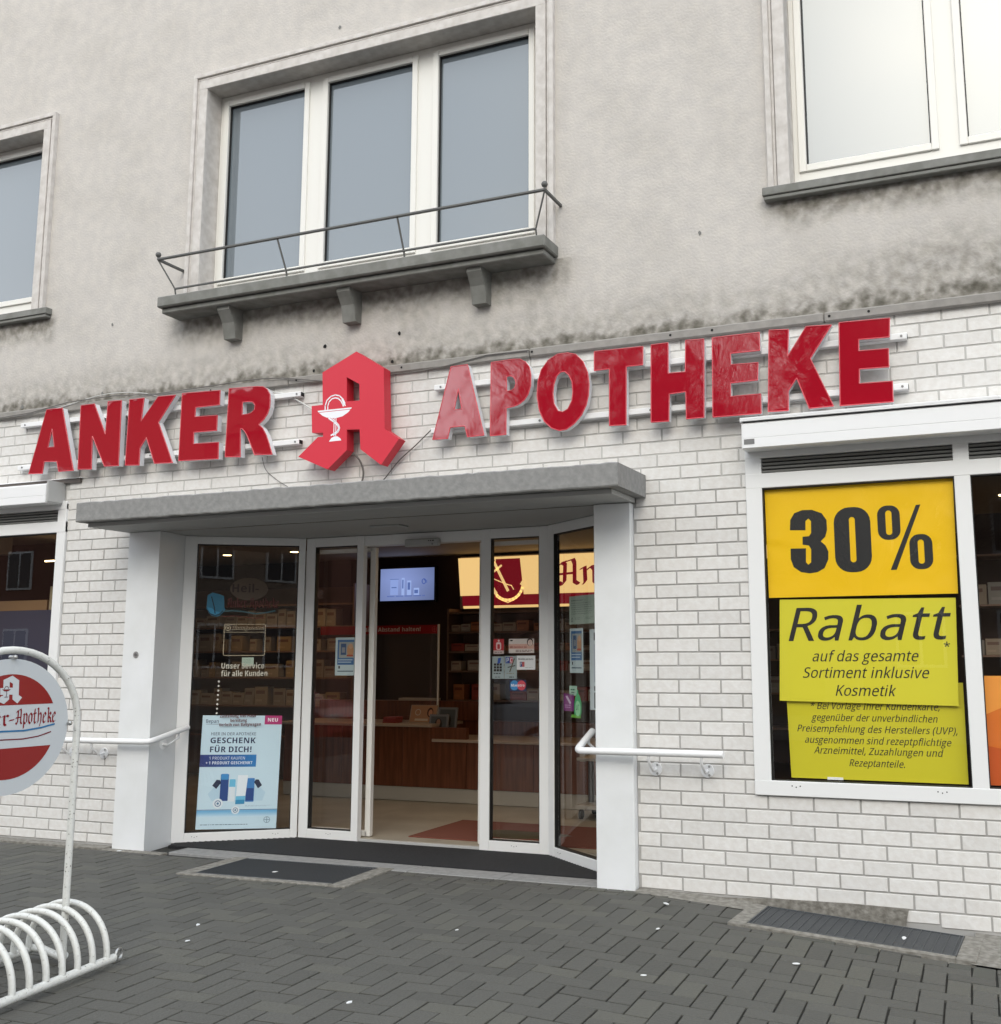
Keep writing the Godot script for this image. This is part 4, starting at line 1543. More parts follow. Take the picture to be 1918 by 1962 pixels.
	obj("base", st, M.kick, tr)
	for q: Array in [[-2.12, -2.25], [-1.64, -2.25], [-2.12, -2.55], [-1.64, -2.55]]:
		st = mk()
		cyl(st, V(q[0] - 0.012, 0.066, q[1]), V(q[0] + 0.012, 0.066, q[1]), 0.038, 14)
		cyl(st, V(q[0], 0.066, q[1]), V(q[0], 0.115, q[1]), 0.01, 8)
		obj("castor", st, M.tyre, tr)
	# what stands in the left show window
	var sd := thing("window_backdrop", "dark backdrop with a navy lower half standing in the left show window", "backdrop")
	st = mk()
	bbox(st, V(-8.2, 0.6, -0.62), V(-5.47, 1.725, -0.55), 0.003)
	obj("lower_panel", st, M.navy, sd)
	st = mk()
	bbox(st, V(-8.2, 1.73, -1.4), V(-5.47, 2.39, -1.33), 0.003)
	bbox(st, V(-8.2, 0.56, -1.4), V(-5.47, 0.6, -0.3), 0.003)
	bbox(st, V(-5.49, 0.6, -1.4), V(-5.46, 2.39, -0.3), 0.003)
	obj("upper_panel", st, M.brown_wall, sd)
	var hc := thing("window_card", "cream card with a dark blue oval and the letters HAR in the left show window", "card")
	st = mk()
	bbox(st, V(-6.215, 1.727, -0.60), V(-5.80, 1.921, -0.585), 0.002)
	obj("card_board", st, mat("cream_card", lin(0.36, 0.29, 0.17), 0.7), hc)
	st = mk()
	ink(st, ell(-5.985, 1.80, 0.165, 0.062, 36), Color(0.16, 0.26, 0.34), -0.5845)
	st.set_color(Color(0.45, 0.5, 0.5))
	words_(st, "HAR", -6.105, -6.005, 1.787, 0.034, -0.584, font_r)
	obj("oval_print", st, M.print, hc)
	var ws := thing("window_shelf_strip", "orange-brown wooden shelf strip in the left show window", "shelf")
	st = mk()
	bbox(st, V(-7.4, 1.727, -0.66), V(-6.30, 1.815, -0.64), 0.002)
	obj("strip_board", st, mat("orange_wood", lin(0.30, 0.17, 0.07), 0.5), ws)
	st = mk()
	for x: float in [-6.285, -6.25]:
		bbox(st, V(x, 1.727, -0.66), V(x + 0.012, 1.81, -0.645), 0.002)
	obj("peg", st, M.shelf_board, ws)
	var tl2 := thing("tube_lamp", "thin yellow tube lamp glowing in the left show window", "lamp")
	st = mk()
	cyl(st, V(-6.75, 2.185, -1.0), V(-6.2, 2.185, -1.0), 0.007, 10)
	obj("lamp_tube", st, M.lamp_glow, tl2)

func tv_picture() -> ImageTexture:
	var im := Image.create(256, 136, false, Image.FORMAT_RGB8)
	for y in 136:
		for x in 256:
			var t := float(y) / 136
			var v := 0.62 + 0.10 * sin(x * 0.012 + 0.5) - 0.10 * absf(t - 0.35)
			im.set_pixel(x, y, Color(v * 0.80, v * 0.90, v * 1.22))
	im.fill_rect(Rect2i(46, 44, 42, 2), Color(0.3, 0.4, 0.62))
	im.fill_rect(Rect2i(48, 46, 38, 66), Color(0.60, 0.69, 0.93))
	im.fill_rect(Rect2i(54, 78, 24, 4), Color(0.35, 0.45, 0.68))
	for b: Array in [[102, 40, 14, 74], [128, 52, 20, 62], [160, 84, 26, 30]]:
		im.fill_rect(Rect2i(b[0], b[1], b[2], b[3]), Color(0.66, 0.75, 0.97))
		im.fill_rect(Rect2i(b[0] + 3, b[1] + 8, b[2] - 8, b[3] / 2), Color(0.38, 0.47, 0.72))
	for i in 40:
		var a := TAU * i / 40
		im.fill_rect(Rect2i(206 + int(9 * cos(a)), 56 + int(11 * sin(a)), 3, 2), Color(0.2, 0.32, 0.66))
	im.fill_rect(Rect2i(220, 52, 2, 12), Color(0.2, 0.32, 0.66))
	im.fill_rect(Rect2i(208, 50, 8, 3), Color(0.2, 0.32, 0.66))
	for i in 30:
		if i % 7 != 6:
			im.fill_rect(Rect2i(34 + i * 6, 115, 4, 4), Color(0.3, 0.4, 0.7))
	return ImageTexture.create_from_image(im)

# ---------------------------------------------------------------- the big sign
const LETTERS := {
	"A_1": [[-5.621,3.231,-5.459,3.229,-5.305,2.731,-5.455,2.733,-5.48,2.813,-5.609,2.821,-5.622,2.729,-5.763,2.736], [-5.551,3.073,-5.516,2.929,-5.581,2.93]],
	"N": [[-5.271,3.231,-5.136,3.232,-5.009,2.987,-5.002,3.236,-4.87,3.233,-4.863,2.736,-5,2.741,-5.136,2.982,-5.126,2.728,-5.261,2.737], []],
	"K_1": [[-4.792,3.23,-4.653,3.23,-4.669,3.056,-4.52,3.228,-4.358,3.224,-4.504,3.035,-4.354,2.721,-4.522,2.728,-4.611,2.928,-4.666,2.852,-4.666,2.726,-4.798,2.734], []],
	"E_1": [[-4.297,3.23,-3.953,3.219,-3.953,3.113,-4.167,3.114,-4.17,3.044,-3.968,3.038,-3.968,2.927,-4.173,2.93,-4.171,2.846,-3.946,2.839,-3.944,2.72,-4.299,2.731], []],
	"R": [[-3.874,3.224,-3.625,3.215,-3.576,3.208,-3.541,3.186,-3.517,3.148,-3.513,3.102,-3.514,3.056,-3.53,3.011,-3.559,2.973,-3.603,2.939,-3.568,2.91,-3.535,2.859,-3.508,2.796,-3.478,2.717,-3.629,2.724,-3.667,2.804,-3.7,2.868,-3.724,2.903,-3.746,2.922,-3.76,2.923,-3.751,2.719,-3.884,2.729], [-3.751,3.113,-3.694,3.113,-3.663,3.106,-3.642,3.083,-3.645,3.05,-3.671,3.029,-3.702,3.022,-3.75,3.022]],
	"APO": [[-2.791,3.366,-2.574,3.228,-2.556,2.811,-2.445,2.737,-2.579,2.573,-2.74,2.69,-2.75,2.826,-2.851,2.832,-2.847,2.693,-2.995,2.572,-3.235,2.676,-3.08,2.8,-3.039,2.799,-3.04,2.827,-3.129,2.834,-3.139,3.021,-3.049,3.021,-3.059,3.248], [-2.862,3.195,-2.761,3.137,-2.756,3.024,-2.857,3.026]],
	"A_2": [[-2.086,3.192,-1.964,3.193,-1.842,2.717,-1.961,2.716,-1.98,2.789,-2.087,2.789,-2.104,2.717,-2.214,2.719], [-2.03,3.041,-2.004,2.903,-2.058,2.902]],
	"P": [[-1.795,3.189,-1.639,3.193,-1.589,3.188,-1.551,3.164,-1.526,3.13,-1.515,3.078,-1.517,3.008,-1.534,2.955,-1.559,2.922,-1.597,2.896,-1.638,2.885,-1.687,2.881,-1.688,2.709,-1.798,2.709], [-1.686,3.084,-1.66,3.087,-1.639,3.079,-1.624,3.058,-1.62,3.03,-1.63,3.003,-1.651,2.99,-1.683,2.989]],
	"O": [[-1.268,3.193,-1.211,3.178,-1.163,3.126,-1.133,3.056,-1.123,2.98,-1.128,2.91,-1.143,2.849,-1.174,2.79,-1.222,2.74,-1.275,2.707,-1.323,2.703,-1.376,2.724,-1.425,2.77,-1.459,2.845,-1.474,2.939,-1.467,3.032,-1.445,3.102,-1.397,3.16,-1.335,3.192], [-1.286,3.075,-1.26,3.052,-1.238,3.008,-1.232,2.941,-1.239,2.883,-1.266,2.835,-1.301,2.819,-1.332,2.829,-1.358,2.877,-1.365,2.941,-1.358,3.003,-1.34,3.052,-1.313,3.075]],
	"T": [[-1.088,3.181,-0.772,3.177,-0.775,3.063,-0.881,3.064,-0.887,2.702,-0.994,2.706,-0.99,3.061,-1.089,3.06], []],
	"H": [[-0.721,3.181,-0.614,3.182,-0.617,2.993,-0.511,2.991,-0.505,3.184,-0.393,3.179,-0.404,2.705,-0.511,2.705,-0.511,2.87,-0.613,2.866,-0.619,2.701,-0.729,2.704], []],
	"E_2": [[-0.343,3.181,-0.062,3.18,-0.063,3.072,-0.236,3.073,-0.236,3.005,-0.075,3,-0.081,2.897,-0.241,2.895,-0.242,2.814,-0.066,2.813,-0.067,2.699,-0.351,2.701], []],
	"K_2": [[-0.005,3.186,0.107,3.177,0.097,3.018,0.208,3.182,0.35,3.174,0.224,2.992,0.342,2.704,0.207,2.703,0.143,2.886,0.092,2.815,0.089,2.701,-0.026,2.705], []],
	"E_3": [[0.392,3.182,0.668,3.174,0.661,3.066,0.496,3.071,0.493,3.005,0.653,3.001,0.651,2.896,0.492,2.901,0.488,2.818,0.665,2.814,0.664,2.698,0.378,2.702], []],
}

func build_letters() -> void:
	var info := [
		["A_1", "red_letter_A", "glossy red letter A at the left end of the sign, first letter of ANKER"],
		["N", "red_letter_N", "glossy red letter N, the only N of the shop sign"],
		["K_1", "red_letter_K", "glossy red letter K in the word ANKER, left of the emblem"],
		["E_1", "red_letter_E", "glossy red letter E in the word ANKER, before the R"],
		["R", "red_letter_R", "glossy red letter R closing the word ANKER, half pink with reflected sky"],
		["A_2", "red_letter_A", "pink-reflecting red letter A right of the emblem, first letter of APOTHEKE"],
		["P", "red_letter_P", "glossy red letter P with branch reflections, the only P of the sign"],
		["O", "red_letter_O", "glossy red round letter O full of branch reflections"],
		["T", "red_letter_T", "glossy red letter T between the O and the H"],
		["H", "red_letter_H", "glossy red letter H between the T and an E"],
		["E_2", "red_letter_E", "glossy red letter E between the H and the K of APOTHEKE"],
		["K_2", "red_letter_K", "glossy red letter K in the word APOTHEKE, over the corner of the shutter box"],
		["E_3", "red_letter_E", "glossy red letter E at the right end of the sign"],
	]
	for r: Array in info:
		var outer := p2(LETTERS[r[0]][0])
		var hole := p2(LETTERS[r[0]][1])
		var t := thing(r[1], r[2], "sign letter", Vector3.ZERO, 0.0, "red letters of the shop sign")
		var st := mk()
		prism(st, outer, hole, 0.056, 0.099)
		obj("letter_body", st, M.letter_side, t)
		st = mk()
		prism(st, outer, hole, 0.0992, 0.106)
		obj("letter_face", st, M.letter_red if info.find(r) < 5 or r[0] == "E_3" else M.letter_red_wavy, t)
		st = mk()
		rim(st, outer, 0.1055, 0.0034)
		if hole.size() > 2:
			rim(st, hole, 0.1055, 0.0034)
		obj("letter_edge", st, M.letter_edge, t)
	# the pharmacy emblem
	var em := thing("pharmacy_emblem", "large matt red Gothic A emblem with white chalice and snake between the two words", "sign emblem")
	var st2 := mk()
	prism(st2, p2(LETTERS["APO"][0]), p2(LETTERS["APO"][1]), 0.056, 0.138)
	obj("emblem_body", st2, M.sign_red_side, em)
	st2 = mk()
	prism(st2, p2(LETTERS["APO"][0]), p2(LETTERS["APO"][1]), 0.1382, 0.141)
	obj("emblem_face", st2, M.sign_red, em)
	st2 = mk()
	chalice(st2, Color(0.93, 0.93, 0.95), 0.1415, Transform3D())
	obj("chalice", st2, M.print, em)
	# mounting rails
	for r: Array in [[-6.35, -3.30, 1.012, "upper mounting rail behind the word ANKER"], [-6.35, -3.30, 0.672, "lower mounting rail behind the word ANKER"], [-2.24, 0.75, 0.948, "upper mounting rail behind the word APOTHEKE"], [-2.26, 0.742, 0.66, "lower mounting rail behind the word APOTHEKE"]]:
		var t := thing("mounting_rail", "white square metal " + r[3], "rail", Vector3.ZERO, 0.0, "white rails that carry the letters")
		var y: float = r[2] + 2.132
		var x0: float = maxf(r[0], -5.95)
		var st := mk()
		bbox(st, V(x0, y - 0.018, 0.002), V(r[1], y + 0.018, 0.052), 0.003)
		obj("rail_bar", st, M.metal_white, t)
		var cx := x0 + 0.05
		while cx < r[1]:
			st = mk()
			cyl(st, V(cx, y, 0.05), V(cx, y, 0.056), 0.007, 10)
			obj("screw", st, M.screw, t)
			cx += (r[1] - x0 - 0.08) / 4.0
		st = mk()
		box(st, V(r[1] + 0.0003, y - 0.014, 0.008), V(r[1] + 0.0012, y + 0.014, 0.046))
		obj("open_end", st, M.dark_gap, t)

func chalice(st: SurfaceTool, c: Color, z: float, xf: Transform3D) -> void:
	ink(st, p2([-3.089, 2.983, -3.084, 2.972, -2.82, 2.972, -2.815, 2.982]), c, z, PackedVector2Array(), xf)
	ink(st, p2([-3.077, 2.968, -3.048, 2.945, -3.013, 2.929, -2.944, 2.918, -2.887, 2.927, -2.843, 2.95, -2.826, 2.968]), c, z, PackedVector2Array(), xf)
	ink(st, p2([-2.99, 2.761, -2.971, 2.785, -2.945, 2.794, -2.923, 2.792, -2.9, 2.777, -2.891, 2.762]), c, z, PackedVector2Array(), xf)
	stroke(st, p2([-2.953, 2.917, -2.953, 2.798]), 0.006, c, z, xf)
	stroke(st, p2([-2.938, 2.917, -2.937, 2.798]), 0.006, c, z, xf)
	var out := p2([-3.028, 2.984, -3.028, 3.013, -3.016, 3.048, -2.984, 3.074, -2.949, 3.08, -2.915, 3.071, -2.89, 3.047, -2.876, 3.018, -2.868, 2.998])
	var inn := p2([-3.007, 2.984, -3.007, 3.009, -2.998, 3.036, -2.975, 3.056, -2.949, 3.06, -2.924, 3.053, -2.903, 3.034, -2.89, 3.012, -2.882, 2.996])
	stroke(st, out, 0.0085, c, z, xf)
	stroke(st, inn, 0.0085, c, z + 0.0001, xf)
	ink(st, p2([-2.90, 3.045, -2.885, 3.05, -2.868, 3.02, -2.866, 2.996, -2.875, 3.005, -2.884, 2.996, -2.887, 3.02]), c, z + 0.0002, PackedVector2Array(), xf)
	stroke(st, p2([-2.996, 2.924, -2.954, 2.894, -2.922, 2.867, -2.914, 2.848, -2.924, 2.828, -2.949, 2.813, -2.974, 2.803]), 0.011, c, z + 0.0003, xf)
	stroke(st, p2([-2.98, 2.926, -2.945, 2.9, -2.915, 2.872, -2.905, 2.848, -2.916, 2.822, -2.949, 2.803]), 0.005, c, z + 0.0003, xf)

# ---------------------------------------------------------------- discount posters in the right window
func build_posters() -> void:
	var t := thing("discount_poster", "bright yellow poster reading 30% in heavy black figures", "poster")
	var st := mk()
	prism(st, p2([-0.088, 2.27, -0.083, 1.648, 0.934, 1.647, 0.942, 2.272]), PackedVector2Array(), -0.0195, -0.0185)
	obj("sheet", st, M.yellow, t)
	st = mk()
	var z := -0.0179
	flat(st, p2([0.05, 2.03, 0.054, 2.089, 0.078, 2.127, 0.123, 2.142, 0.178, 2.141, 0.232, 2.119, 0.258, 2.078, 0.259, 2.022, 0.247, 1.984, 0.221, 1.959, 0.247, 1.934, 0.261, 1.9, 0.259, 1.856, 0.236, 1.807, 0.197, 1.786, 0.153, 1.78, 0.104, 1.789, 0.064, 1.819, 0.049, 1.864, 0.05, 1.925, 0.137, 1.923, 0.134, 1.844, 0.147, 1.829, 0.163, 1.843, 0.166, 1.917, 0.154, 1.938, 0.119, 1.944, 0.12, 1.99, 0.156, 1.991, 0.169, 2.008, 0.171, 2.076, 0.157, 2.092, 0.14, 2.078, 0.138, 2.026]), PackedVector2Array(), z, 1)
	flat(st, rring(0.297, 1.779, 0.497, 2.144, 0.085), rring(0.381, 1.834, 0.413, 2.088, 0.0155), z, 1)
	flat(st, rring(0.535, 1.951, 0.656, 2.142, 0.052), rring(0.579, 1.978, 0.612, 2.114, 0.016), z, 1)
	flat(st, rring(0.698, 1.783, 0.818, 1.975, 0.052), rring(0.742, 1.813, 0.774, 1.945, 0.0155), z, 1)
	flat(st, p2([0.743, 2.137, 0.767, 2.138, 0.625, 1.785, 0.593, 1.784]), PackedVector2Array(), z, 1)
	obj("figures", st, M.black_ink, t)
	t = thing("discount_poster", "lime poster reading Rabatt auf das gesamte Sortiment inklusive Kosmetik", "poster")
	st = mk()
	prism(st, p2([-0.024, 1.637, -0.044, 1.072, 0.903, 1.054, 0.92, 1.625]), PackedVector2Array(), -0.0285, -0.0275)
	obj("sheet", st, M.lime, t)
	st = mk()
	var zz := -0.0269
	words_(st, "Rabatt", 0.018, 0.855, 1.403, 0.185, zz, font_m, 0.28)
	words_(st, "*", 0.846, 0.878, 1.345, 0.045, zz, font_m)
	words_(st, "auf das gesamte", 0.145, 0.707, 1.289, 0.058, zz, font_m, 0.25)
	words_(st, "Sortiment inklusive", 0.090, 0.757, 1.199, 0.058, zz, font_m, 0.25)
	words_(st, "Kosmetik", 0.266, 0.580, 1.102, 0.058, zz, font_m, 0.25)
	obj("lettering", st, M.black_ink, t)
	t = thing("discount_poster", "lowest lime-yellow poster with the small print on customer cards", "poster")
	st = mk()
	prism(st, p2([-0.010, 1.155, 0.003, 0.652, 0.928, 0.650, 0.930, 1.175]), PackedVector2Array(), -0.0485, -0.0475)
	obj("sheet", st, M.lime_deep, t)
	st = mk()
	zz = -0.0469
	var rows := [["* Bei Vorlage Ihrer Kundenkarte,", 0.118, 0.804, 1.028], ["gegenüber der unverbindlichen", 0.126, 0.787, 0.965], ["Preisempfehlung des Herstellers (UVP),", 0.045, 0.887, 0.904], ["ausgenommen sind rezeptpflichtige", 0.084, 0.850, 0.843], ["Arzneimittel, Zuzahlungen und", 0.132, 0.803, 0.787], ["Rezeptanteile.", 0.321, 0.612, 0.724]]
	for r: Array in rows:
		words_(st, r[0], r[1], r[2], r[3], 0.037, zz, font_m, 0.25)
	obj("lettering", st, M.black_ink, t)
	st = mk()
	bbox(st, V(0.20, 0.648, -0.047), V(0.285, 0.662, -0.045), 0.0005)
	obj("tape", st, M.white_paint, t)
	t = thing("orange_poster", "orange poster at the foot of the right-hand pane", "poster")
	st = mk()
	var xf := Transform3D(Basis(), V(1.033, 0.652, -0.03))
	ink(st, rect2(0, 0, 0.9, 0.56), Color(0.86, 0.45, 0.13), 0.0, PackedVector2Array(), xf)
	ink(st, p2([0, 0.56, 0.9, 0.56, 0.9, 0.42, 0.5, 0.47, 0.2, 0.45, 0, 0.36]), Color(0.93, 0.60, 0.24), 0.0006, PackedVector2Array(), xf)
	ink(st, p2([0, 0, 0.9, 0, 0.9, 0.16, 0.5, 0.10, 0, 0.2]), Color(0.79, 0.34, 0.10), 0.0006, PackedVector2Array(), xf)
	obj("sheet", st, M.print, t)
	t = thing("window_rack", "dim display rack of small packets behind the right-hand pane", "rack")
	for y: float in [1.32, 1.62, 1.92]:
		st = mk()
		bbox(st, V(0.9, y - 0.012, -1.1), V(2.3, y, -0.8), 0.002)
		obj("board", st, M.shelf_board, t)
	st = mk()
	bbox(st, V(0.9, 0.6, -1.13), V(2.3, 2.2, -1.1), 0.002)
	obj("back_panel", st, M.brown_wall, t)
	var pale := [[0.22, 0.2, 0.17], [0.18, 0.16, 0.13], [0.26, 0.2, 0.14]]
	shelf_boxes(1.32, 0.95, 2.2, -0.84, 0.16, "the lowest board of the window rack", pale, "packets on the lowest board of the window rack")
	shelf_boxes(1.62, 0.95, 2.2, -0.84, 0.15, "the middle board of the window rack", pale, "packets on the middle board of the window rack")
	t = thing("side_rack", "narrow dark rack of boxes seen left of the lime posters", "rack")
	st = mk()
	bbox(st, V(-0.55, 0.6, -1.45), V(0.5, 2.0, -1.42), 0.002)
	obj("back_panel", st, M.brown_wall, t)
	for y: float in [0.85, 1.08, 1.30, 1.5]:
		st = mk()
		bbox(st, V(-0.55, y - 0.012, -1.42), V(0.5, y, -1.15), 0.002)
		obj("board", st, M.shelf_board, t)
	shelf_boxes(1.08, -0.5, 0.4, -1.18, 0.12, "the lower board beside the lime posters", pale, "packets on the lower board beside the lime posters")
	shelf_boxes(1.30, -0.5, 0.4, -1.18, 0.12, "the upper board beside the lime posters", pale, "packets on the upper board beside the lime posters")

# ---------------------------------------------------------------- prints and stickers on the entrance glazing
func off(xf: Transform3D, dz: float) -> Transform3D:
	return Transform3D(xf.basis, xf.origin + xf.basis.z * dz)

func sheet(st: SurfaceTool, u0: float, v0: float, u1: float, v1: float, c: Color, xf: Transform3D) -> void:
	st.set_color(Color(c.r, c.g, c.b).srgb_to_linear())
	box(st, V(u0, v0, -0.0006), V(u1, v1, 0.0), xf)

func type_lines(st: SurfaceTool, u0: float, u1: float, v: float, gap: float, n: int, c: Color, xf: Transform3D, h := 0.003) -> void:
	# small print too fine to read: word-long dashes
	for i in n:
		var x := u0
		var endx := u1 - rng.randf_range(0.0, 0.35) * (u1 - u0) * (1.0 if i == n - 1 else 0.35)
		while x < endx:
			var w := minf(rng.randf_range(0.008, 0.03), endx - x)
			ink(st, rect2(x, v - i * gap, x + w, v - i * gap + h), c, 0.0007, PackedVector2Array(), xf)
			x += w + 0.005

func build_entrance_prints() -> void:
	var L := left_xf()
	var g := off(L, -0.0185)
	var st := mk()
	# poster standing behind the slanting pane
	var t := thing("gift_poster", "pale blue advert poster GESCHENK FÜR DICH at the foot of the slanting pane", "poster")
	var p := off(L, -0.034)
	p = p * Transform3D(Basis(Vector3.BACK, -0.021), V(0.163, 0.088, 0))
	sheet(st, 0.0, 0.0, 0.57, 0.817, Color(0.80, 0.89, 0.93), p)
	obj("sheet", st, M.print_gloss, t)
	st = mk()
	var navy := Color(0.13, 0.18, 0.32)
	ink(st, rect2(0.445, 0.752, 0.57, 0.817), Color(0.70, 0.16, 0.43), 0.0004, PackedVector2Array(), p)
	st.set_color(Color(0.9, 0.88, 0.9))
	words_(st, "NEU", 0.468, 0.540, 0.773, 0.026, 0.0006, font_b, 0.0, p)
	st.set_color(navy.srgb_to_linear())
	words_(st, "Bepan", 0.025, 0.115, 0.762, 0.026, 0.0006, font_r, 0.0, p)
	ink(st, rect2(0.025, 0.752, 0.16, 0.7545), navy, 0.0006, PackedVector2Array(), p)
	st.set_color(navy.srgb_to_linear())
	words_(st, "HIER IN DER APOTHEKE", 0.068, 0.388, 0.672, 0.022, 0.0006, font_r, 0.0, p)
	words_(st, "GESCHENK", 0.066, 0.388, 0.615, 0.041, 0.0006, font_b, 0.0, p)
	words_(st, "FÜR DICH!", 0.066, 0.362, 0.550, 0.041, 0.0006, font_b, 0.0, p)
	for i in 14:
		var c0 := Color(0.17, 0.22, 0.47).lerp(Color(0.16, 0.48, 0.73), i / 13.0)
		ink(st, rect2(0.40 * i / 14.0, 0.444, 0.40 * (i + 1) / 14.0, 0.532), c0, 0.0004, PackedVector2Array(), p)
	st.set_color(Color(0.72, 0.78, 0.85))
	words_(st, "1 PRODUKT KAUFEN", 0.065, 0.318, 0.497, 0.021, 0.0007, font_r, 0.0, p)
	words_(st, "+ 1 PRODUKT GESCHENKT", 0.042, 0.374, 0.463, 0.021, 0.0007, font_b, 0.0, p)
	var dark := Color(0.14, 0.27, 0.52)
	var midb := Color(0.25, 0.50, 0.74)
	var cyan := Color(0.42, 0.73, 0.86)
	ink(st, p2([0.10, 0.20, 0.46, 0.20, 0.48, 0.26, 0.42, 0.31, 0.12, 0.31, 0.07, 0.25]), Color(0.72, 0.83, 0.89), 0.0003, PackedVector2Array(), p)
	ink(st, rring(0.155, 0.20, 0.213, 0.392, 0.006), dark, 0.0006, PackedVector2Array(), p)
	ink(st, rring(0.157, 0.352, 0.211, 0.394, 0.008), Color(0.25, 0.55, 0.78), 0.0008, PackedVector2Array(), p)
	ink(st, rring(0.216, 0.195, 0.262, 0.30, 0.006), Color(0.86, 0.90, 0.92), 0.0006, PackedVector2Array(), p)
	ink(st, rring(0.219, 0.29, 0.262, 0.355, 0.006), cyan, 0.0005, PackedVector2Array(), p)
	ink(st, p2([0.268, 0.175, 0.333, 0.178, 0.349, 0.383, 0.277, 0.384]), Color(0.90, 0.93, 0.95), 0.0008, PackedVector2Array(), p)
	ink(st, p2([0.268, 0.175, 0.333, 0.178, 0.337, 0.235, 0.270, 0.233]), cyan, 0.0010, PackedVector2Array(), p)
	ink(st, p2([0.268, 0.175, 0.333, 0.178, 0.334, 0.208, 0.269, 0.206]), Color(0.2, 0.55, 0.72), 0.0011, PackedVector2Array(), p)
	ink(st, rring(0.337, 0.192, 0.398, 0.362, 0.006), midb, 0.0006, PackedVector2Array(), p)
	ink(st, rring(0.34, 0.20, 0.395, 0.29, 0.004), dark, 0.0007, PackedVector2Array(), p)
	ink(st, p2([0.098, 0.31, 0.128, 0.287, 0.160, 0.33, 0.150, 0.35, 0.127, 0.352]), Color(0.15, 0.17, 0.27), 0.0009, PackedVector2Array(), p)
	ink(st, p2([0.452, 0.31, 0.424, 0.288, 0.395, 0.332, 0.404, 0.352, 0.426, 0.352]), Color(0.15, 0.17, 0.27), 0.0009, PackedVector2Array(), p)
	for cxy: Array in [[0.145, 0.182, 0.036], [0.272, 0.134, 0.029]]:
		ink(st, ell(cxy[0], cxy[1], cxy[2], cxy[2]), Color(0.86, 0.9, 0.92), 0.0010, PackedVector2Array(), p)
		ink(st, ell(cxy[0], cxy[1], cxy[2] * 0.62, cxy[2] * 0.62), Color(0.25, 0.38, 0.55), 0.0012, ell(cxy[0], cxy[1], cxy[2] * 0.48, cxy[2] * 0.48), p)
		ink(st, ell(cxy[0], cxy[1], cxy[2] * 0.24, cxy[2] * 0.24), Color(0.35, 0.5, 0.62), 0.0012, PackedVector2Array(), p)
	ink(st, rect2(0.0, 0.135, 0.57, 0.139), Color(0.13, 0.33, 0.55), 0.0009, PackedVector2Array(), p)
	for i in 8:
		ink(st, rect2(0.0, 0.085 + i * 0.006, 0.57, 0.0912 + i * 0.006), Color(0.78, 0.88, 0.93).lerp(Color(0.43, 0.69, 0.85), i / 7.0), 0.0004, PackedVector2Array(), p)
	ink(st, ell(0.50, 0.062, 0.023, 0.023), Color(0.45, 0.55, 0.62), 0.0008, ell(0.5, 0.062, 0.0195, 0.0195), p)
	stroke(st, p2([0.482, 0.062, 0.518, 0.062]), 0.004, Color(0.45, 0.55, 0.62), 0.0008, p)
	stroke(st, p2([0.50, 0.044, 0.50, 0.080]), 0.004, Color(0.45, 0.55, 0.62), 0.0009, p)
	type_lines(st, 0.03, 0.40, 0.03, 0.008, 1, Color(0.25, 0.35, 0.45), p, 0.004)
	type_lines(st, 0.34, 0.53, 0.165, 0.005, 2, Color(0.6, 0.7, 0.76), p, 0.002)
	obj("poster_print", st, M.print, t)
	# lettering foil on the pane
	t = thing("opening_hours_decal", "thin white outlined frame headed Öffnungszeiten on the slanting pane", "decal")
	st = mk()
	var cream := Color(0.72, 0.66, 0.55)
	ink(st, rring(0.304, 1.340, 0.607, 1.577, 0.012), cream, 0.0, rring(0.3085, 1.3445, 0.6025, 1.5725, 0.010), g)
	ink(st, rect2(0.308, 1.514, 0.603, 1.5175), cream, 0.0, PackedVector2Array(), g)
	ink(st, ell(0.333, 1.546, 0.021, 0.021), cream, 0.0, ell(0.333, 1.546, 0.015, 0.015), g)
	ink(st, ell(0.333, 1.546, 0.010, 0.007), cream, 0.0, PackedVector2Array(), g)
	st.set_color(cream.srgb_to_linear())
	words_(st, "ffnungszeiten", 0.362, 0.595, 1.533, 0.030, 0.0, font_s, 0.22, g)
	obj("foil", st, M.print, t)
	t = thing("service_decal", "white lettering Unser Service für alle Kunden with a column of dots", "decal")
	st = mk()
	st.set_color(Color(0.78, 0.76, 0.70).srgb_to_linear())
	words_(st, "Unser Service", 0.297, 0.606, 1.245, 0.041, 0.0, font_b, 0.0, g)
	words_(st, "für alle Kunden", 0.297, 0.631, 1.189, 0.041, 0.0, font_b, 0.0, g)
	for i in 8:
		ink(st, ell(0.284 - 0.0009 * i, 1.151 - 0.0331 * i, 0.0075, 0.0075, 14), Color(0.8, 0.79, 0.75), 0.0, PackedVector2Array(), g)
	obj("foil", st, M.print, t)
	t = thing("red_service_decal", "small dark red lettering on services crossing the top of the blue poster", "decal")
	st = mk()
	st.set_color(Color(0.36, 0.05, 0.10).srgb_to_linear())
	words_(st, "Zustellung frei Haus", 0.302, 0.560, 0.887, 0.021, 0.0, font_b, 0.0, g)
	words_(st, "bereitung", 0.378, 0.496, 0.855, 0.021, 0.0, font_b, 0.0, g)
	words_(st, "Verleih von Babywagen", 0.297, 0.598, 0.824, 0.021, 0.0, font_b, 0.0, g)
	obj("foil", st, M.print, t)
	t = thing("name_decal", "red black-letter shop name with blue wave and anchor on the slanting pane", "decal")
	st = mk()
	var dull := Color(0.37, 0.12, 0.10)
	gothic(st, "Anker-Apotheke", 0.318, 0.70, 1.70, 0.072, dull, 0.0, g)
	stroke(st, p2([0.30, 1.672, 0.37, 1.677, 0.45, 1.668, 0.53, 1.655, 0.60, 1.662, 0.67, 1.678]), 0.011, Color(0.27, 0.40, 0.42), 0.0, g)
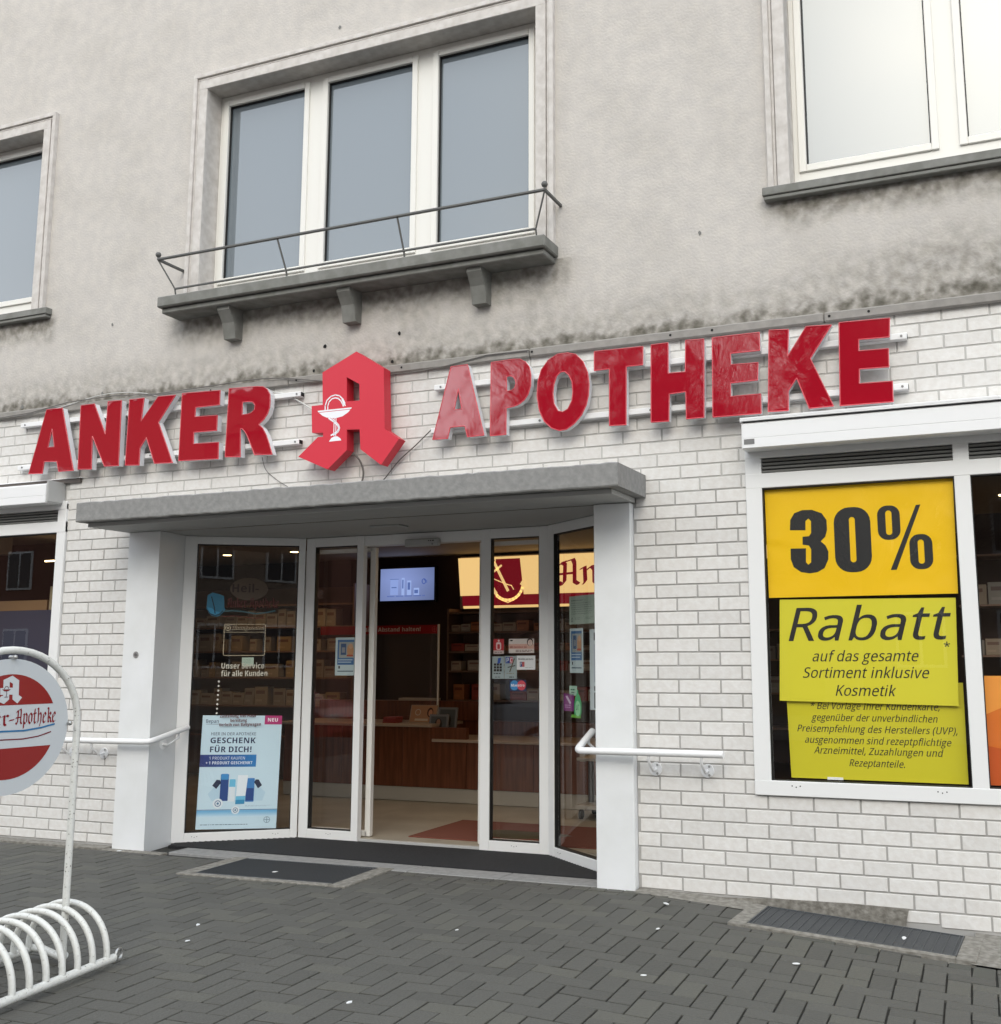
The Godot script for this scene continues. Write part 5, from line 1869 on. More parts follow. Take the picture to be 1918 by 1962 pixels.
	stroke(st, p2([0.29, 1.632, 0.37, 1.637, 0.45, 1.629, 0.52, 1.620, 0.59, 1.622]), 0.005, Color(0.40, 0.16, 0.12), 0.0, g)
	ink(st, p2([0.175, 1.79, 0.21, 1.812, 0.26, 1.80, 0.295, 1.785, 0.300, 1.70, 0.31, 1.685, 0.29, 1.66, 0.27, 1.638, 0.245, 1.63, 0.215, 1.638, 0.19, 1.655, 0.172, 1.69]), Color(0.16, 0.42, 0.53), -0.0004, PackedVector2Array(), g)
	ink(st, p2([0.18, 1.70, 0.21, 1.695, 0.235, 1.672, 0.27, 1.665, 0.25, 1.64, 0.215, 1.645, 0.19, 1.665]), Color(0.20, 0.53, 0.68), 0.0, PackedVector2Array(), g)
	stroke(st, p2([0.205, 1.78, 0.228, 1.70, 0.235, 1.655]), 0.007, Color(0.05, 0.12, 0.16), 0.0004, g)
	stroke(st, p2([0.178, 1.68, 0.20, 1.652, 0.235, 1.64, 0.27, 1.650, 0.29, 1.675]), 0.007, Color(0.05, 0.12, 0.16), 0.0004, g)
	obj("foil", st, M.print, t)
	t = thing("word_decal", "grey-brown bubble decal reading Heil- above the red shop name", "decal")
	st = mk()
	ink(st, ell(0.475, 1.84, 0.138, 0.085, 30), Color(0.34, 0.28, 0.22), -0.0008, PackedVector2Array(), g)
	st.set_color(Color(0.2, 0.13, 0.10).srgb_to_linear())
	words_(st, "Heil-", 0.352, 0.545, 1.815, 0.062, -0.0003, font_b, 0.0, g)
	obj("foil", st, M.print, t)
	t = thing("paper_note", "small pale note stuck above the words Unser Service", "note")
	st = mk()
	sheet(st, 0.443, 1.262, 0.528, 1.327, Color(0.68, 0.75, 0.68), off(L, -0.022))
	type_lines(st, 0.452, 0.515, 1.312, 0.012, 3, Color(0.5, 0.57, 0.52), off(L, -0.0222), 0.002)
	obj("sheet", st, M.print, t)
	# left door panel: one photo poster
	var d := Transform3D(Basis(), V(0, 0, -0.8095))
	t = thing("door_poster", "small photo poster on the narrow glass left of the open door", "poster")
	st = mk()
	photo_poster(st, -3.534, 1.191, -3.352, 1.472, d)
	obj("sheet", st, M.print, t)
	t = thing("bag_decal", "brown letter e on the glass left of the open door", "decal")
	st = mk()
	st.set_color(Color(0.13, 0.08, 0.06))
	words_(st, "e", -3.71, -3.66, 1.77, 0.085, 0.0, font_b, 0.0, d)
	obj("foil", st, M.print, t)
	# right door panel: payment and notice stickers
	t = thing("red_sticker", "little red sticker with a white figure on the right door glass", "sticker")
	st = mk()
	sheet(st, -2.213, 1.344, -2.132, 1.448, Color(0.75, 0.68, 0.66), d)
	ink(st, rect2(-2.213, 1.368, -2.132, 1.448), Color(0.70, 0.13, 0.16), 0.0006, PackedVector2Array(), d)
	ink(st, rring(-2.192, 1.372, -2.153, 1.425, 0.012), Color(0.85, 0.75, 0.74), 0.001, rring(-2.183, 1.378, -2.162, 1.412, 0.006), d)
	ink(st, ell(-2.172, 1.436, 0.008, 0.008, 12), Color(0.85, 0.75, 0.74), 0.001, PackedVector2Array(), d)
	type_lines(st, -2.205, -2.14, 1.353, 0.01, 1, Color(0.3, 0.25, 0.25), d, 0.005)
	obj("sheet", st, M.print, t)
	t = thing("advice_card", "cream and pink card with a drawn face on the right door glass", "card")
	st = mk()
	sheet(st, -2.094, 1.349, -1.899, 1.448, Color(0.82, 0.78, 0.75), d)
	ink(st, rect2(-2.094, 1.378, -1.90, 1.412), Color(0.80, 0.64, 0.58), 0.0006, PackedVector2Array(), d)
	ink(st, ell(-1.93, 1.425, 0.024, 0.027, 20), Color(0.25, 0.2, 0.19), 0.0008, PackedVector2Array(), d)
	ink(st, ell(-1.929, 1.42, 0.018, 0.021, 20), Color(0.84, 0.76, 0.71), 0.001, PackedVector2Array(), d)
	ink(st, rect2(-1.938, 1.423, -1.932, 1.426), Color(0.2, 0.15, 0.15), 0.0012, PackedVector2Array(), d)
	ink(st, rect2(-1.926, 1.423, -1.920, 1.426), Color(0.2, 0.15, 0.15), 0.0012, PackedVector2Array(), d)
	ink(st, rect2(-1.935, 1.409, -1.923, 1.411), Color(0.55, 0.25, 0.22), 0.0012, PackedVector2Array(), d)
	ink(st, ell(-2.073, 1.436, 0.012, 0.005, 14), Color(0.1, 0.09, 0.09), 0.001, PackedVector2Array(), d)
	st.set_color(Color(0.38, 0.10, 0.09))
	words_(st, "Wir beraten Sie", -2.085, -1.955, 1.384, 0.013, 0.001, font_b, 0.0, d)
	type_lines(st, -2.04, -1.91, 1.366, 0.009, 2, Color(0.4, 0.25, 0.22), d, 0.004)
	obj("sheet", st, M.print, t)
	t = thing("keypad_sticker", "pale sticker showing a card over a black keypad", "sticker")
	st = mk()
	sheet(st, -2.223, 1.171, -2.131, 1.326, Color(0.58, 0.63, 0.63), d)
	for i in 3:
		for j in 3:
			ink(st, rect2(-2.209 + i * 0.022, 1.222 + j * 0.02, -2.191 + i * 0.022, 1.238 + j * 0.02), Color(0.13, 0.12, 0.12), 0.0008, PackedVector2Array(), d)
	ink(st, p2([-2.183, 1.275, -2.16, 1.28, -2.152, 1.318, -2.176, 1.314]), Color(0.15, 0.31, 0.62), 0.001, PackedVector2Array(), d)
	type_lines(st, -2.21, -2.15, 1.205, 0.01, 1, Color(0.15, 0.15, 0.15), d, 0.006)
	type_lines(st, -2.2, -2.14, 1.18, 0.01, 1, Color(0.3, 0.3, 0.3), d, 0.005)
	obj("sheet", st, M.print, t)
	t = thing("card_sticker", "pale sticker with a red and blue card mark and a pen", "sticker")
	st = mk()
	sheet(st, -2.127, 1.171, -2.031, 1.329, Color(0.58, 0.63, 0.63), d)
	ink(st, rect2(-2.118, 1.278, -2.085, 1.322), Color(0.18, 0.28, 0.55), 0.0008, PackedVector2Array(), d)
	ink(st, rect2(-2.085, 1.278, -2.062, 1.322), Color(0.72, 0.33, 0.36), 0.0008, PackedVector2Array(), d)
	stroke(st, p2([-2.108, 1.286, -2.108, 1.314, -2.094, 1.314, -2.094, 1.30, -2.108, 1.30]), 0.004, Color(0.85, 0.85, 0.85), 0.001, d)
	stroke(st, p2([-2.066, 1.312, -2.08, 1.312, -2.08, 1.287, -2.066, 1.287]), 0.004, Color(0.85, 0.85, 0.85), 0.001, d)
	stroke(st, p2([-2.05, 1.31, -2.085, 1.22]), 0.008, Color(0.35, 0.3, 0.22), 0.0012, d)
	stroke(st, p2([-2.10, 1.25, -2.045, 1.262]), 0.006, Color(0.15, 0.14, 0.14), 0.001, d)
	type_lines(st, -2.11, -2.05, 1.207, 0.01, 1, Color(0.5, 0.4, 0.2), d, 0.003)
	type_lines(st, -2.09, -2.045, 1.18, 0.01, 1, Color(0.15, 0.15, 0.15), d, 0.006)
	obj("sheet", st, M.print, t)
	t = thing("payment_card_sign", "white card Bezahlen mit Karte with a red and blue mark", "card")
	st = mk()
	sheet(st, -2.032, 1.234, -1.89, 1.331, Color(0.86, 0.87, 0.87), d)
	st.set_color(Color(0.12, 0.12, 0.13))
	words_(st, "Bezahlen mit Karte", -2.019, -1.905, 1.302, 0.011, 0.0008, font_b, 0.0, d)
	ink(st, rect2(-2.008, 1.254, -1.99, 1.288), Color(0.18, 0.25, 0.5), 0.0008, PackedVector2Array(), d)
	ink(st, rect2(-1.99, 1.254, -1.972, 1.288), Color(0.74, 0.36, 0.36), 0.0008, PackedVector2Array(), d)
	stroke(st, p2([-2.003, 1.26, -2.003, 1.282, -1.995, 1.282, -1.995, 1.271]), 0.003, Color(0.86, 0.86, 0.86), 0.001, d)
	type_lines(st, -1.965, -1.90, 1.248, 0.01, 1, Color(0.6, 0.6, 0.6), d, 0.002)
	obj("sheet", st, M.print, t)
	t = thing("bank_sticker", "dark blue sticker with two overlapping blue and red circles reading Maestro", "sticker")
	st = mk()
	sheet(st, -2.088, 1.085, -1.959, 1.165, Color(0.10, 0.13, 0.27), d)
	ink(st, ell(-2.050, 1.126, 0.033, 0.034, 26), Color(0.16, 0.50, 0.72), 0.0006, PackedVector2Array(), d)
	ink(st, ell(-1.995, 1.126, 0.033, 0.034, 26), Color(0.78, 0.25, 0.30), 0.0008, PackedVector2Array(), d)
	st.set_color(Color(0.8, 0.78, 0.8))
	words_(st, "Maestro", -2.074, -1.972, 1.118, 0.018, 0.001, font_b, 0.0, d)
	obj("sheet", st, M.print, t)
	# slanting pane on the right
	var R := off(right_xf(), -0.0225)
	t = thing("notice_sheet", "greenish notice sheet with typed lines high on the right slanting pane", "notice")
	st = mk()
	sheet(st, 0.282, 1.535, 0.62, 1.722, Color(0.60, 0.66, 0.60), R)
	type_lines(st, 0.31, 0.50, 1.69, 0.016, 1, Color(0.25, 0.28, 0.27), R, 0.004)
	type_lines(st, 0.31, 0.60, 1.672, 0.014, 6, Color(0.38, 0.42, 0.4), R, 0.003)
	ink(st, ell(0.32, 1.565, 0.012, 0.016, 16), Color(0.36, 0.4, 0.38), 0.0007, ell(0.32, 1.565, 0.007, 0.011, 16), R)
	type_lines(st, 0.36, 0.43, 1.575, 0.01, 2, Color(0.38, 0.42, 0.4), R, 0.003)
	type_lines(st, 0.5, 0.6, 1.575, 0.01, 2, Color(0.38, 0.42, 0.4), R, 0.003)
	obj("sheet", st, M.print, t)
	t = thing("curled_poster", "narrow blue photo poster hanging below the greenish notice", "poster")
	st = mk()
	photo_poster(st, 0.287, 1.216, 0.463, 1.508, R)
	obj("sheet", st, M.print, t)
	t = thing("framed_notice", "tall white framed notice partly behind the right pillar", "notice")
	st = mk()
	sheet(st, 0.549, 0.985, 0.80, 1.497, Color(0.72, 0.76, 0.76), R)
	ink(st, rect2(0.60, 1.16, 0.79, 1.40), Color(0.60, 0.63, 0.68), 0.0006, PackedVector2Array(), R)
	type_lines(st, 0.612, 0.78, 1.385, 0.012, 17, Color(0.36, 0.38, 0.42), R, 0.003)
	for y: float in [1.425, 1.105, 1.045, 0.995]:
		ink(st, rect2(0.60, y, 0.67, y + (0.05 if y < 1.1 or y > 1.2 else 0.03)), Color(0.12, 0.13, 0.14), 0.0007, PackedVector2Array(), R)
	obj("sheet", st, M.print, t)
	t = thing("mint_sticker", "small pale green sticker above the purple one", "sticker")
	st = mk()
	sheet(st, 0.276, 1.068, 0.378, 1.131, Color(0.62, 0.74, 0.66), R)
	type_lines(st, 0.295, 0.36, 1.102, 0.012, 1, Color(0.15, 0.4, 0.28), R, 0.008)
	type_lines(st, 0.305, 0.35, 1.084, 0.012, 1, Color(0.25, 0.3, 0.3), R, 0.007)
	obj("sheet", st, M.print, t)
	t = thing("purple_sticker", "purple sticker with a white card on the right slanting pane", "sticker")
	st = mk()
	sheet(st, 0.20, 0.965, 0.335, 1.078, Color(0.46, 0.16, 0.43), R)
	ink(st, p2([0.225, 1.06, 0.25, 1.065, 0.30, 1.02, 0.285, 1.008]), Color(0.76, 0.72, 0.77), 0.0007, PackedVector2Array(), R)
	type_lines(st, 0.215, 0.30, 1.0, 0.013, 2, Color(0.74, 0.6, 0.74), R, 0.005)
	obj("sheet", st, M.print, t)
	t = thing("green_bottle_sticker", "bright green bottle-shaped sticker beside the purple one", "sticker")
	st = mk()
	var bot := p2([0.345, 0.925, 0.415, 0.925, 0.436, 0.96, 0.437, 1.02, 0.42, 1.06, 0.395, 1.085, 0.395, 1.105, 0.375, 1.105, 0.375, 1.085, 0.352, 1.05, 0.340, 1.01, 0.338, 0.96])
	ink(st, bot, Color(0.25, 0.62, 0.38), 0.0004, PackedVector2Array(), R)
	ink(st, ell(0.388, 0.985, 0.036, 0.05, 20), Color(0.55, 0.78, 0.6), 0.0008, PackedVector2Array(), R)
	ink(st, rring(0.365, 0.975, 0.383, 1.01, 0.008), Color(0.15, 0.42, 0.26), 0.001, rring(0.369, 0.981, 0.379, 1.02, 0.004), R)
	stroke(st, p2([0.393, 0.975, 0.393, 1.008, 0.408, 1.008]), 0.004, Color(0.15, 0.42, 0.26), 0.001, R)
	ink(st, p2([0.295, 0.925, 0.43, 0.925, 0.42, 0.94, 0.31, 0.945]), Color(0.4, 0.65, 0.2), 0.0006, PackedVector2Array(), R)
	obj("sheet", st, M.print, t)

func photo_poster(st: SurfaceTool, u0: float, v0: float, u1: float, v1: float, xf: Transform3D) -> void:
	var w := u1 - u0
	var h := v1 - v0
	sheet(st, u0, v0, u1, v1, Color(0.68, 0.74, 0.74), xf)
	var f := func(a: float, b: float, c: float, d: float, col: Color, z: float) -> void:
		ink(st, rect2(u0 + a * w, v0 + b * h, u0 + c * w, v0 + d * h), col, z, PackedVector2Array(), xf)
	f.call(0.1, 0.28, 0.9, 0.94, Color(0.20, 0.38, 0.55), 0.0006)
	f.call(0.18, 0.46, 0.9, 0.88, Color(0.55, 0.58, 0.56), 0.0007)
	f.call(0.26, 0.54, 0.52, 0.84, Color(0.19, 0.31, 0.44), 0.0009)
	f.call(0.31, 0.60, 0.47, 0.74, Color(0.48, 0.5, 0.52), 0.001)
	ink(st, ell(u0 + 0.72 * w, v0 + 0.66 * h, 0.16 * w, 0.17 * h, 18), Color(0.68, 0.50, 0.34), 0.0009, PackedVector2Array(), xf)
	ink(st, ell(u0 + 0.74 * w, v0 + 0.77 * h, 0.10 * w, 0.07 * h, 16), Color(0.72, 0.57, 0.44), 0.001, PackedVector2Array(), xf)
	f.call(0.55, 0.5, 0.86, 0.545, Color(0.62, 0.25, 0.15), 0.0011)
	f.call(0.14, 0.40, 0.84, 0.42, Color(0.7, 0.76, 0.78), 0.0009)
	f.call(0.14, 0.34, 0.78, 0.36, Color(0.7, 0.76, 0.78), 0.0009)
	f.call(0.12, 0.10, 0.88, 0.125, Color(0.2, 0.3, 0.36), 0.0007)
	f.call(0.16, 0.18, 0.24, 0.25, Color(0.2, 0.2, 0.22), 0.0007)

# ---------------------------------------------------------------- handrails
func bracket(st: SurfaceTool, at: Vector3, wall: Vector3, n: Vector3) -> void:
	cyl(st, wall + n * -0.002, wall + n * 0.008, 0.038, 18)
	tube(st, PackedVector3Array([wall + n * 0.008, wall + n * 0.05 + V(0, -0.006, 0), wall + n * 0.075 + V(0, 0.01, 0), at + V(0, -0.045, 0), at]), 0.0085, 8)

func soften(pts: PackedVector3Array, r: float) -> PackedVector3Array:
	var out := PackedVector3Array([pts[0]])
	for i in range(1, pts.size() - 1):
		var a := pts[i] + (pts[i - 1] - pts[i]).normalized() * r
		var b := pts[i] + (pts[i + 1] - pts[i]).normalized() * r
		for k in 7:
			var t := k / 6.0
			out.append(a.lerp(pts[i], t).lerp(pts[i].lerp(b, t), t))
	out.append(pts[-1])
	return out

func build_handrails() -> void:
	var t := thing("handrail", "white tubular handrail right of the entrance, bent round the right pillar", "handrail", Vector3.ZERO, 0.0, "handrails beside the entrance")
	var st := mk()
	tube(st, soften(PackedVector3Array([V(-0.336, 0.779, 0.13), V(-1.212, 0.779, 0.13), V(-1.235, 0.868, -0.19)]), 0.045), 0.0205, 14)
	obj("tube", st, M.metal_white, t)
	for x: float in [-0.77, -0.462]:
		st = mk()
		bracket(st, V(x, 0.772, 0.13), V(x, 0.677, 0.0), Vector3.BACK)
		obj("bracket", st, M.metal_white, t)
		for s: float in [-1.0, 1.0]:
			st = mk()
			cyl(st, V(x + 0.012, 0.677 + s * 0.024, 0.007), V(x + 0.012, 0.677 + s * 0.024, 0.012), 0.007, 10)
			obj("screw", st, M.steel, t)
	st = mk()
	bracket(st, V(-1.23, 0.845, -0.115), V(-1.125, 0.76, -0.13), Vector3.LEFT)
	obj("bracket", st, M.metal_white, t)
	t = thing("handrail", "white tubular handrail left of the entrance, bent inwards at the left pillar", "handrail", Vector3.ZERO, 0.0, "handrails beside the entrance")
	st = mk()
	tube(st, soften(PackedVector3Array([V(-5.35, 0.742, 0.13), V(-4.407, 0.749, 0.13), V(-4.442, 0.823, -0.285)]), 0.06), 0.0205, 14)
	obj("tube", st, M.metal_white, t)
	for x: float in [-4.94, -5.235]:
		st = mk()
		bracket(st, V(x, 0.742, 0.13), V(x, 0.648, 0.0), Vector3.BACK)
		obj("bracket", st, M.metal_white, t)
		for s: float in [-1.0, 1.0]:
			st = mk()
			cyl(st, V(x + 0.012, 0.648 + s * 0.024, 0.007), V(x + 0.012, 0.648 + s * 0.024, 0.012), 0.007, 10)
			obj("screw", st, M.steel, t)
	st = mk()
	bracket(st, V(-4.436, 0.80, -0.19), V(-4.502, 0.715, -0.10), Vector3.RIGHT)
	obj("bracket", st, M.metal_white, t)

# ---------------------------------------------------------------- bicycle stand with round sign
func build_bicycle_stand() -> void:
	var t := thing("bicycle_stand", "chipped white bicycle stand of tubular hoops carrying a round red and white sign", "bicycle stand")
	var xr := func(z: float) -> float: return -2.492 + (z - 2.379) * 0.125
	var st := mk()
	tube(st, PackedVector3Array([V(xr.call(2.345), 0.04, 2.345), V(xr.call(3.45), 0.04, 3.45)]), 0.0175, 12)
	obj("base_rail", st, M.rack_paint, t)
	st = mk()
	tube(st, PackedVector3Array([V(xr.call(2.33) - 0.455, 0.04, 2.37), V(xr.call(3.45) - 0.455, 0.04, 3.45)]), 0.0175, 12)
	obj("base_rail", st, M.rack_paint, t)
	st = mk()
	var ring := PackedVector3Array()
	for i in 17:
		var a := TAU * i / 16
		ring.append(V(xr.call(2.31) + 0.005 * cos(a), 0.046 + 0.023 * sin(a), 2.312 + 0.023 * cos(a)))
	tube(st, ring, 0.006, 8)
	tube(st, PackedVector3Array([V(xr.call(2.345), 0.042, 2.35), V(xr.call(2.33), 0.044, 2.332)]), 0.010, 8)
	obj("end_ring", st, M.steel, t)
	for k in 11:
		var z := 2.391 + 0.0905 * k
		if z > 3.4:
			break
		st = mk()
		var pts := PackedVector3Array()
		var x1: float = xr.call(z)
		for i in 25:
			var a := PI * i / 24
			var cx := x1 - 0.2275 + 0.2275 * signf(cos(a)) * pow(absf(cos(a)), 0.92)
			pts.append(V(cx, 0.05 + 0.213 * pow(sin(a), 0.92), z))
		tube(st, pts, 0.0135, 10)
		obj("hoop", st, M.rack_paint, t)
	# post and hanging hoop of the sign, set along the stand
	var dirn := V(-0.10, 0, 0.995)
	var P := V(-2.655, 0, 2.475)
	var cc := P + dirn * 0.335 + V(0, 1.043, 0)
	st = mk()
	var loop := PackedVector3Array([P + V(0, 0.02, 0)])
	loop.append(P + V(0, 1.03, 0))
	for i in 25:
		var a := PI * i / 24
		loop.append(cc - dirn * 0.335 * cos(a) + V(0, 0.315 * sin(a), 0))
	loop.append(P + dirn * 0.67 + V(0, 1.03, 0))
	loop.append(P + dirn * 0.67 + V(0, 0.02, 0))
	tube(st, loop, 0.0155, 12)
	obj("sign_post", st, M.rack_paint, t)
	st = mk()
	tube(st, PackedVector3Array([V(-2.955, 0.045, 2.37), V(-2.86, 0.05, 2.385), V(-2.70, 0.04, 2.43), V(-2.67, 0.06, 2.45)]), 0.0165, 10)
	obj("foot_tube", st, M.rack_paint, t)
	# round sign panel: local x runs from the far post to the near one seen from the door side
	var bx := -dirn
	var f := Transform3D(Basis(bx, Vector3.UP, bx.cross(Vector3.UP)), cc)
	if f.basis.z.dot(cam.position - cc) < 0.0:
		bx = dirn
		f = Transform3D(Basis(bx, Vector3.UP, bx.cross(Vector3.UP)), cc)
	st = mk()
	prism(st, ell(0, 0, 0.282, 0.278, 64), PackedVector2Array(), -0.006, 0.006, f)
	var panel := obj("sign_panel", st, mat("panel_grey", lin(0.50, 0.53, 0.55), 0.35), t)
	st = mk()
	var red := Color(0.52, 0.09, 0.11)
	var seg := PackedVector2Array()
	for i in 25:
		var a := lerpf(0.42, PI - 0.42, i / 24.0)
		seg.append(Vector2(0.222 * cos(a), 0.215 * sin(a)))
	ink(st, seg, red, 0.0066, PackedVector2Array(), f)
	seg = PackedVector2Array()
	for i in 25:
		var a := lerpf(PI + 0.42, TAU - 0.42, i / 24.0)
		seg.append(Vector2(0.222 * cos(a), 0.215 * sin(a)))
	ink(st, seg, red, 0.0066, PackedVector2Array(), f)
	# small emblem
	var pale := Color(0.76, 0.78, 0.79)
	var k := 0.145
	var em := func(a: Array) -> PackedVector2Array:
		var o := p2(a)
		for i in o.size():
			o[i] = Vector2((o[i].x + 2.79) * k * 1.02 + 0.0, (o[i].y - 3.366) * k + 0.209)
		return o
	ink(st, em.call(LETTERS["APO"][0]), pale, 0.0072, em.call(LETTERS["APO"][1]), f)
	ink(st, em.call([-3.089, 2.983, -2.815, 2.982, -2.887, 2.927, -2.944, 2.918, -3.013, 2.929]), Color(0.45, 0.09, 0.12), 0.0076, PackedVector2Array(), f)
	stroke(st, em.call([-2.99, 2.761, -2.89, 2.765]), 0.003, Color(0.4, 0.3, 0.33), 0.0076, f)
	stroke(st, em.call([-2.945, 2.92, -2.93, 2.86, -2.945, 2.78]), 0.003, Color(0.4, 0.3, 0.33), 0.0076, f)
	stroke(st, em.call([-3.02, 2.99, -2.98, 3.06, -2.92, 3.06, -2.88, 3.0]), 0.003, Color(0.4, 0.3, 0.33), 0.0076, f)
	gothic(st, "Anker-", -0.212, 0.024, 0.004, 0.062, Color(0.50, 0.07, 0.13), 0.0072, f)
	gothic(st, "Apotheke", 0.026, 0.222, 0.008, 0.062, Color(0.50, 0.07, 0.13), 0.0072, f)
	stroke(st, p2([-0.24, -0.032, -0.14, -0.022, -0.03, -0.018, 0.07, -0.02, 0.15, -0.012, 0.215, 0.0]), 0.0075, Color(0.17, 0.42, 0.6), 0.0072, f)
	stroke(st, p2([-0.24, -0.062, -0.14, -0.055, -0.03, -0.052, 0.07, -0.054, 0.14, -0.047, 0.20, -0.032]), 0.005, Color(0.42, 0.06, 0.14), 0.0072, f)
	var pr := obj("sign_print", st, M.print_gloss, panel)
	for s: Array in [[0.0, 0.285], [0.285, 0.0], [-0.285, 0.0]]:
		st = mk()
		var c := f * V(s[0], s[1], 0.0)
		cyl(st, c - f.basis.z * 0.016, c + f.basis.z * 0.016, 0.009, 10)
		ball(st, c + f.basis.z * 0.016, 0.011, 8)
		obj("bolt", st, M.steel, t)

# ---------------------------------------------------------------- across the street: only seen mirrored in panes and letters
func car_shape(called: String, label: String, at: Vector3, paint: Material) -> void:
	var t := thing(called, label, "car", at)
	var side := Basis(V(1, 0, 0), V(0, 1, 0), V(0, 0, 1))
	var body := p2([-2.05, 0.28, -2.08, 0.55, -1.95, 0.80, -1.5, 0.90, 1.05, 0.92, 1.75, 0.82, 2.02, 0.66, 2.08, 0.42, 2.02, 0.26])
	var st := mk()
	prism(st, body, PackedVector2Array(), -0.84, 0.84, Transform3D(side, Vector3.ZERO))
	obj("body", st, paint, t)
	var cab := p2([-1.75, 0.88, -1.45, 1.36, -0.9, 1.46, 0.15, 1.44, 1.05, 0.90])
	st = mk()
	prism(st, cab, PackedVector2Array(), -0.70, 0.70)
	obj("cabin", st, paint, t)
	for s: float in [-0.705, 0.705]:
		for w: Array in [[-1.52, 0.93, -1.32, 1.32, -0.88, 1.39, -0.62, 1.39, -0.62, 0.93], [-0.55, 0.93, -0.55, 1.39, 0.12, 1.37, 0.84, 0.95]]:
			st = mk()
			prism(st, p2(w), PackedVector2Array(), minf(s, s * 1.012), maxf(s, s * 1.012))
			obj("window", st, M.car_glass, t)
		for x: float in [-1.3, 1.3]:
			st = mk()
			cyl(st, V(x, 0.30, s * 0.92), V(x, 0.30, s * 1.22), 0.31, 22)
			var wh := obj("wheel", st, M.tyre, t)
			st = mk()
			cyl(st, V(x, 0.30, s * 1.2), V(x, 0.30, s * 1.235), 0.20, 18)
			obj("rim", st, M.steel, wh)
	for z: float in [-0.6, 0.6]:
		st = mk()
		bbox(st, V(1.9, 0.58, z - 0.17), V(2.05, 0.72, z + 0.17), 0.03)
		obj("headlight", st, M.steel, t)
		st = mk()
		bbox(st, V(-2.09, 0.6, z - 0.17), V(-1.98, 0.78, z + 0.17), 0.03)
		obj("tail_light", st, M.car_red, t)

func house(label: String, x0: float, x1: float, z: float, eave: float, ridge: float, wallm: Material) -> void:
	var t := thing("town_house", label, "house")
	var st := mk()
	box(st, V(x0, -0.4, z), V(x1, eave, z + 9.0))
	obj("wall", st, wallm, t)
	st = mk()
	var prof := p2([-0.35, eave - 0.05, 9.35, eave - 0.05, 4.5, ridge])
	prism(st, prof, PackedVector2Array(), x0 - 0.2, x1 + 0.2, Transform3D(Basis(V(0, 0, 1), V(0, 1, 0), V(-1, 0, 0)), V(0, 0, z)).scaled_local(V(1, 1, -1)))
	var roof := obj("roof", st, M.roof_tile, t)
	st = mk()
	bbox(st, V((x0 + x1) / 2, ridge - 0.8, z + 3.6), V((x0 + x1) / 2 + 0.7, ridge + 0.9, z + 4.3), 0.02)
	obj("chimney", st, M.house_brick, roof)
	var floors := int(eave / 3.0)
	for f in floors:
		var x := x0 + 1.2
		while x < x1 - 1.8:
			st = mk()
			bbox(st, V(x, 1.0 + f * 3.0, z - 0.06), V(x + 1.3, 2.5 + f * 3.0, z + 0.02), 0.01)
			var w := obj("window", st, M.frame_white, t)
			st = mk()
			bbox(st, V(x + 0.08, 1.08 + f * 3.0, z - 0.075), V(x + 0.61, 2.42 + f * 3.0, z - 0.05), 0.005)
			bbox(st, V(x + 0.69, 1.08 + f * 3.0, z - 0.075), V(x + 1.22, 2.42 + f * 3.0, z - 0.05), 0.005)
			obj("pane", st, M.car_glass, w)
			x += 2.6
	st = mk()
	bbox(st, V((x0 + x1) / 2 - 0.5, -0.3, z - 0.08), V((x0 + x1) / 2 + 0.5, 2.0, z + 0.02), 0.01)
	obj("door", st, M.shelf_board, t)

var twig_r: RandomNumberGenerator
func grow(wood: SurfaceTool, twigs: SurfaceTool, p: Vector3, d: Vector3, len: float, r: float, level: int) -> void:
	var pts := PackedVector3Array([p])
	var q := p
	var dd := d
	var seg := 4 if level < 3 else 3
	for i in seg:
		dd = (dd + V(twig_r.randf_range(-1, 1), twig_r.randf_range(-0.5, 1.0), twig_r.randf_range(-1, 1)) * (0.10 + 0.05 * level)).normalized()
		q += dd * len / seg
		pts.append(q)
	tube(wood if level < 2 else twigs, pts, r, 7 if level < 2 else (4 if level < 4 else 3), false, r * 0.55)
	if level >= 6:
		return
	var n: int = [5, 5, 5, 4, 3, 3][level]
	for i in n:
		var f := 0.35 + 0.65 * (i + twig_r.randf()) / n
		var at := pts[clampi(int(f * seg), 0, seg)]
		var ax := dd.cross(V(twig_r.randf_range(-1, 1), twig_r.randf_range(-1, 1), twig_r.randf_range(-1, 1))).normalized()
		var nd := dd.rotated(ax, twig_r.randf_range(0.35, 0.85))
		nd.y += 0.12
		grow(wood, twigs, at, nd.normalized(), len * twig_r.randf_range(0.58, 0.74), r * twig_r.randf_range(0.42, 0.55), level + 1)
	grow(wood, twigs, q, dd, len * 0.68, r * 0.55, level + 1)

